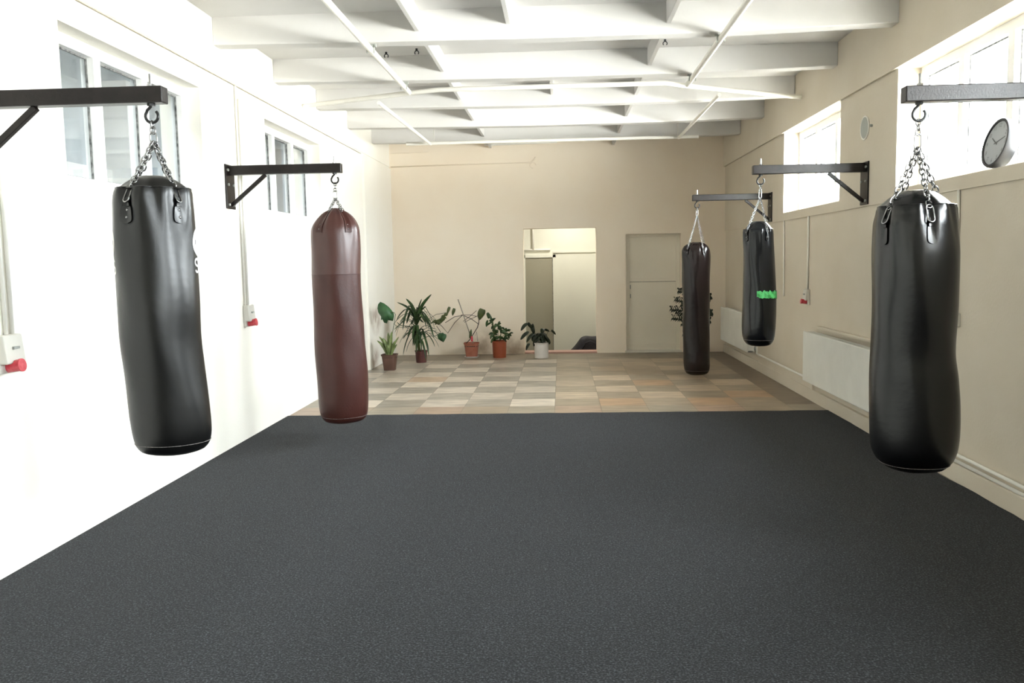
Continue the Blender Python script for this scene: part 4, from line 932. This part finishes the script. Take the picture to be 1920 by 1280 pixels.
# plant E
c = Vector((-0.345, 14.48, 0))
t = thing('potted_plant', c, 'dark drooping plant in a white plastic pot beside the open doorway', 'plant')
pot(t, c, 0.122, 0.118, 0.26, M['whitepot'])
def pe(x, y, dy=0.0): return c+Vector(((x-1013)/S, dy, (671-y)/S))
mb = MB()
for pts in ([(1010,642),(1000,622),(994,612)], [(1014,642),(1018,624),(1020,618)], [(1012,642),(1005,628),(998,625)], [(1016,642),(1026,622),(1036,622)], [(1009,643),(999,632),(994,634)]): mb.tube([pe(*p) for p in pts], 0.004, 6)
mb.build('stem', M['stem'], t, smooth=True)
mb = MB()
for (x0, y0, x1, y1, w) in ((988,606,975,620,0.055),(990,622,974,637,0.055),(988,606,996,616,0.06),(996,612,1000,626,0.07),(1000,624,985,642,0.05),(991,644,984,657,0.045),(1018,617,1014,626,0.08),(1020,619,1028,622,0.05),(1032,620,1040,628,0.04),(1014,626,1004,640,0.08),(1010,634,998,644,0.07),(1018,632,1030,644,0.06),(1012,630,1020,642,0.08),(1004,628,996,640,0.07),(1016,636,1013,648,0.05),(1002,636,999,650,0.05),(1024,638,1029,646,0.05),(996,608,1000,618,0.05),(1010,630,1022,634,0.09)):
    leaf_strip(mb, [pe(x0, y0, -0.01), pe((x0+x1)/2, (y0+y1)/2-2, -0.04), pe(x1, y1, -0.03)], w*1.15, 7, side=((y0-y1)/30, 0.25, -(x1-x0)/30), shape='lance')
for k in range(26):
    a = rd.uniform(0, 2*PI); p = c+Vector((0, 0, rd.uniform(0.27, 0.36))); d = Vector((math.cos(a), math.sin(a), 0)); L = rd.uniform(0.10, 0.19)
    leaf_strip(mb, [p, p+d*L*0.5+Vector((0, 0, 0.06)), p+d*L+Vector((0, 0, -0.02))], 0.055, 6)
lift(mb, 'foliage', M['leafdark'], t)
# plant F: tall dark plant hidden behind the far bag
c = Vector((2.30, 14.35, 0)); S2 = 112.0
t = thing('potted_palm', c, 'tall dark feathery plant half hidden behind the farthest bag', 'plant')
pot(t, c, 0.15, 0.11, 0.26, M['brownpot'])
MB().tube([c+Vector((0, 0, 0.22)), c+Vector((-0.01, 0, 0.7)), c+Vector((0.0, 0, 1.2))], [0.014, 0.011, 0.006], 8).build('trunk', M['stem'], t, smooth=True)
mb = MB()
fr = [(-0.44, 0.66, -0.1), (-0.46, 0.80, 0), (-0.38, 0.95, 0.1), (-0.34, 1.10, -0.05), (-0.28, 0.56, -0.05), (-0.36, 0.74, 0.1), (-0.30, 0.88, -0.1), (0.18, 1.0, 0.1), (0.15, 0.75, -0.2), (-0.1, 1.22, -0.1), (0.15, 0.6, 0.0), (-0.24, 0.38, 0.05)]
for dx, z, dy in fr:
    b = c+Vector((-0.005, 0, z-0.16)); e = c+Vector((dx, dy, z)); mid = b.lerp(e, 0.55)+Vector((0, 0, 0.05))
    mb.tube([b, mid, e], 0.0045, 5)
    for k in range(3, 12):
        u = k/11; p = b.lerp(mid, u*2) if u < 0.5 else mid.lerp(e, u*2-1)
        for sgn in (-1, 1):
            d = Vector((math.copysign(0.55, dx), rd.uniform(-0.3, 0.3), 0.75*sgn+0.15)).normalized()*(0.105*(1.15-0.5*u)*rd.uniform(0.8, 1.15))
            leaf_strip(mb, [p, p+d*0.5+Vector((0, 0, 0.01)), p+d], 0.036, 5, side=(0.5, 0.2, -0.8*sgn), fold=0.1)
lift(mb, 'foliage', M['leafdark'], t)

# ------------------------------------------------------------------ groups of alike things
GR = {'punching_bag': 'punching bags hanging from wall brackets', 'bag_bracket': 'steel wall brackets for the punching bags', 'ceiling_pipe': 'pipes under the ceiling',
      'socket_box': 'socket boxes with red outlets on the walls', 'radiator': 'panel radiators on the right wall', 'ceiling_hook': 'small hooks in the ceiling',
      'heating_pipe': 'heating pipes low on the right wall', 'wall_cable': 'thin cables on the walls'}
for o in bpy.data.objects:
    k = o.name.split('.')[0]
    if o.parent is None and k in GR: o['group'] = GR[k]
    if o.parent is None and k.startswith('potted_'): o['group'] = 'potted plants along the back wall'
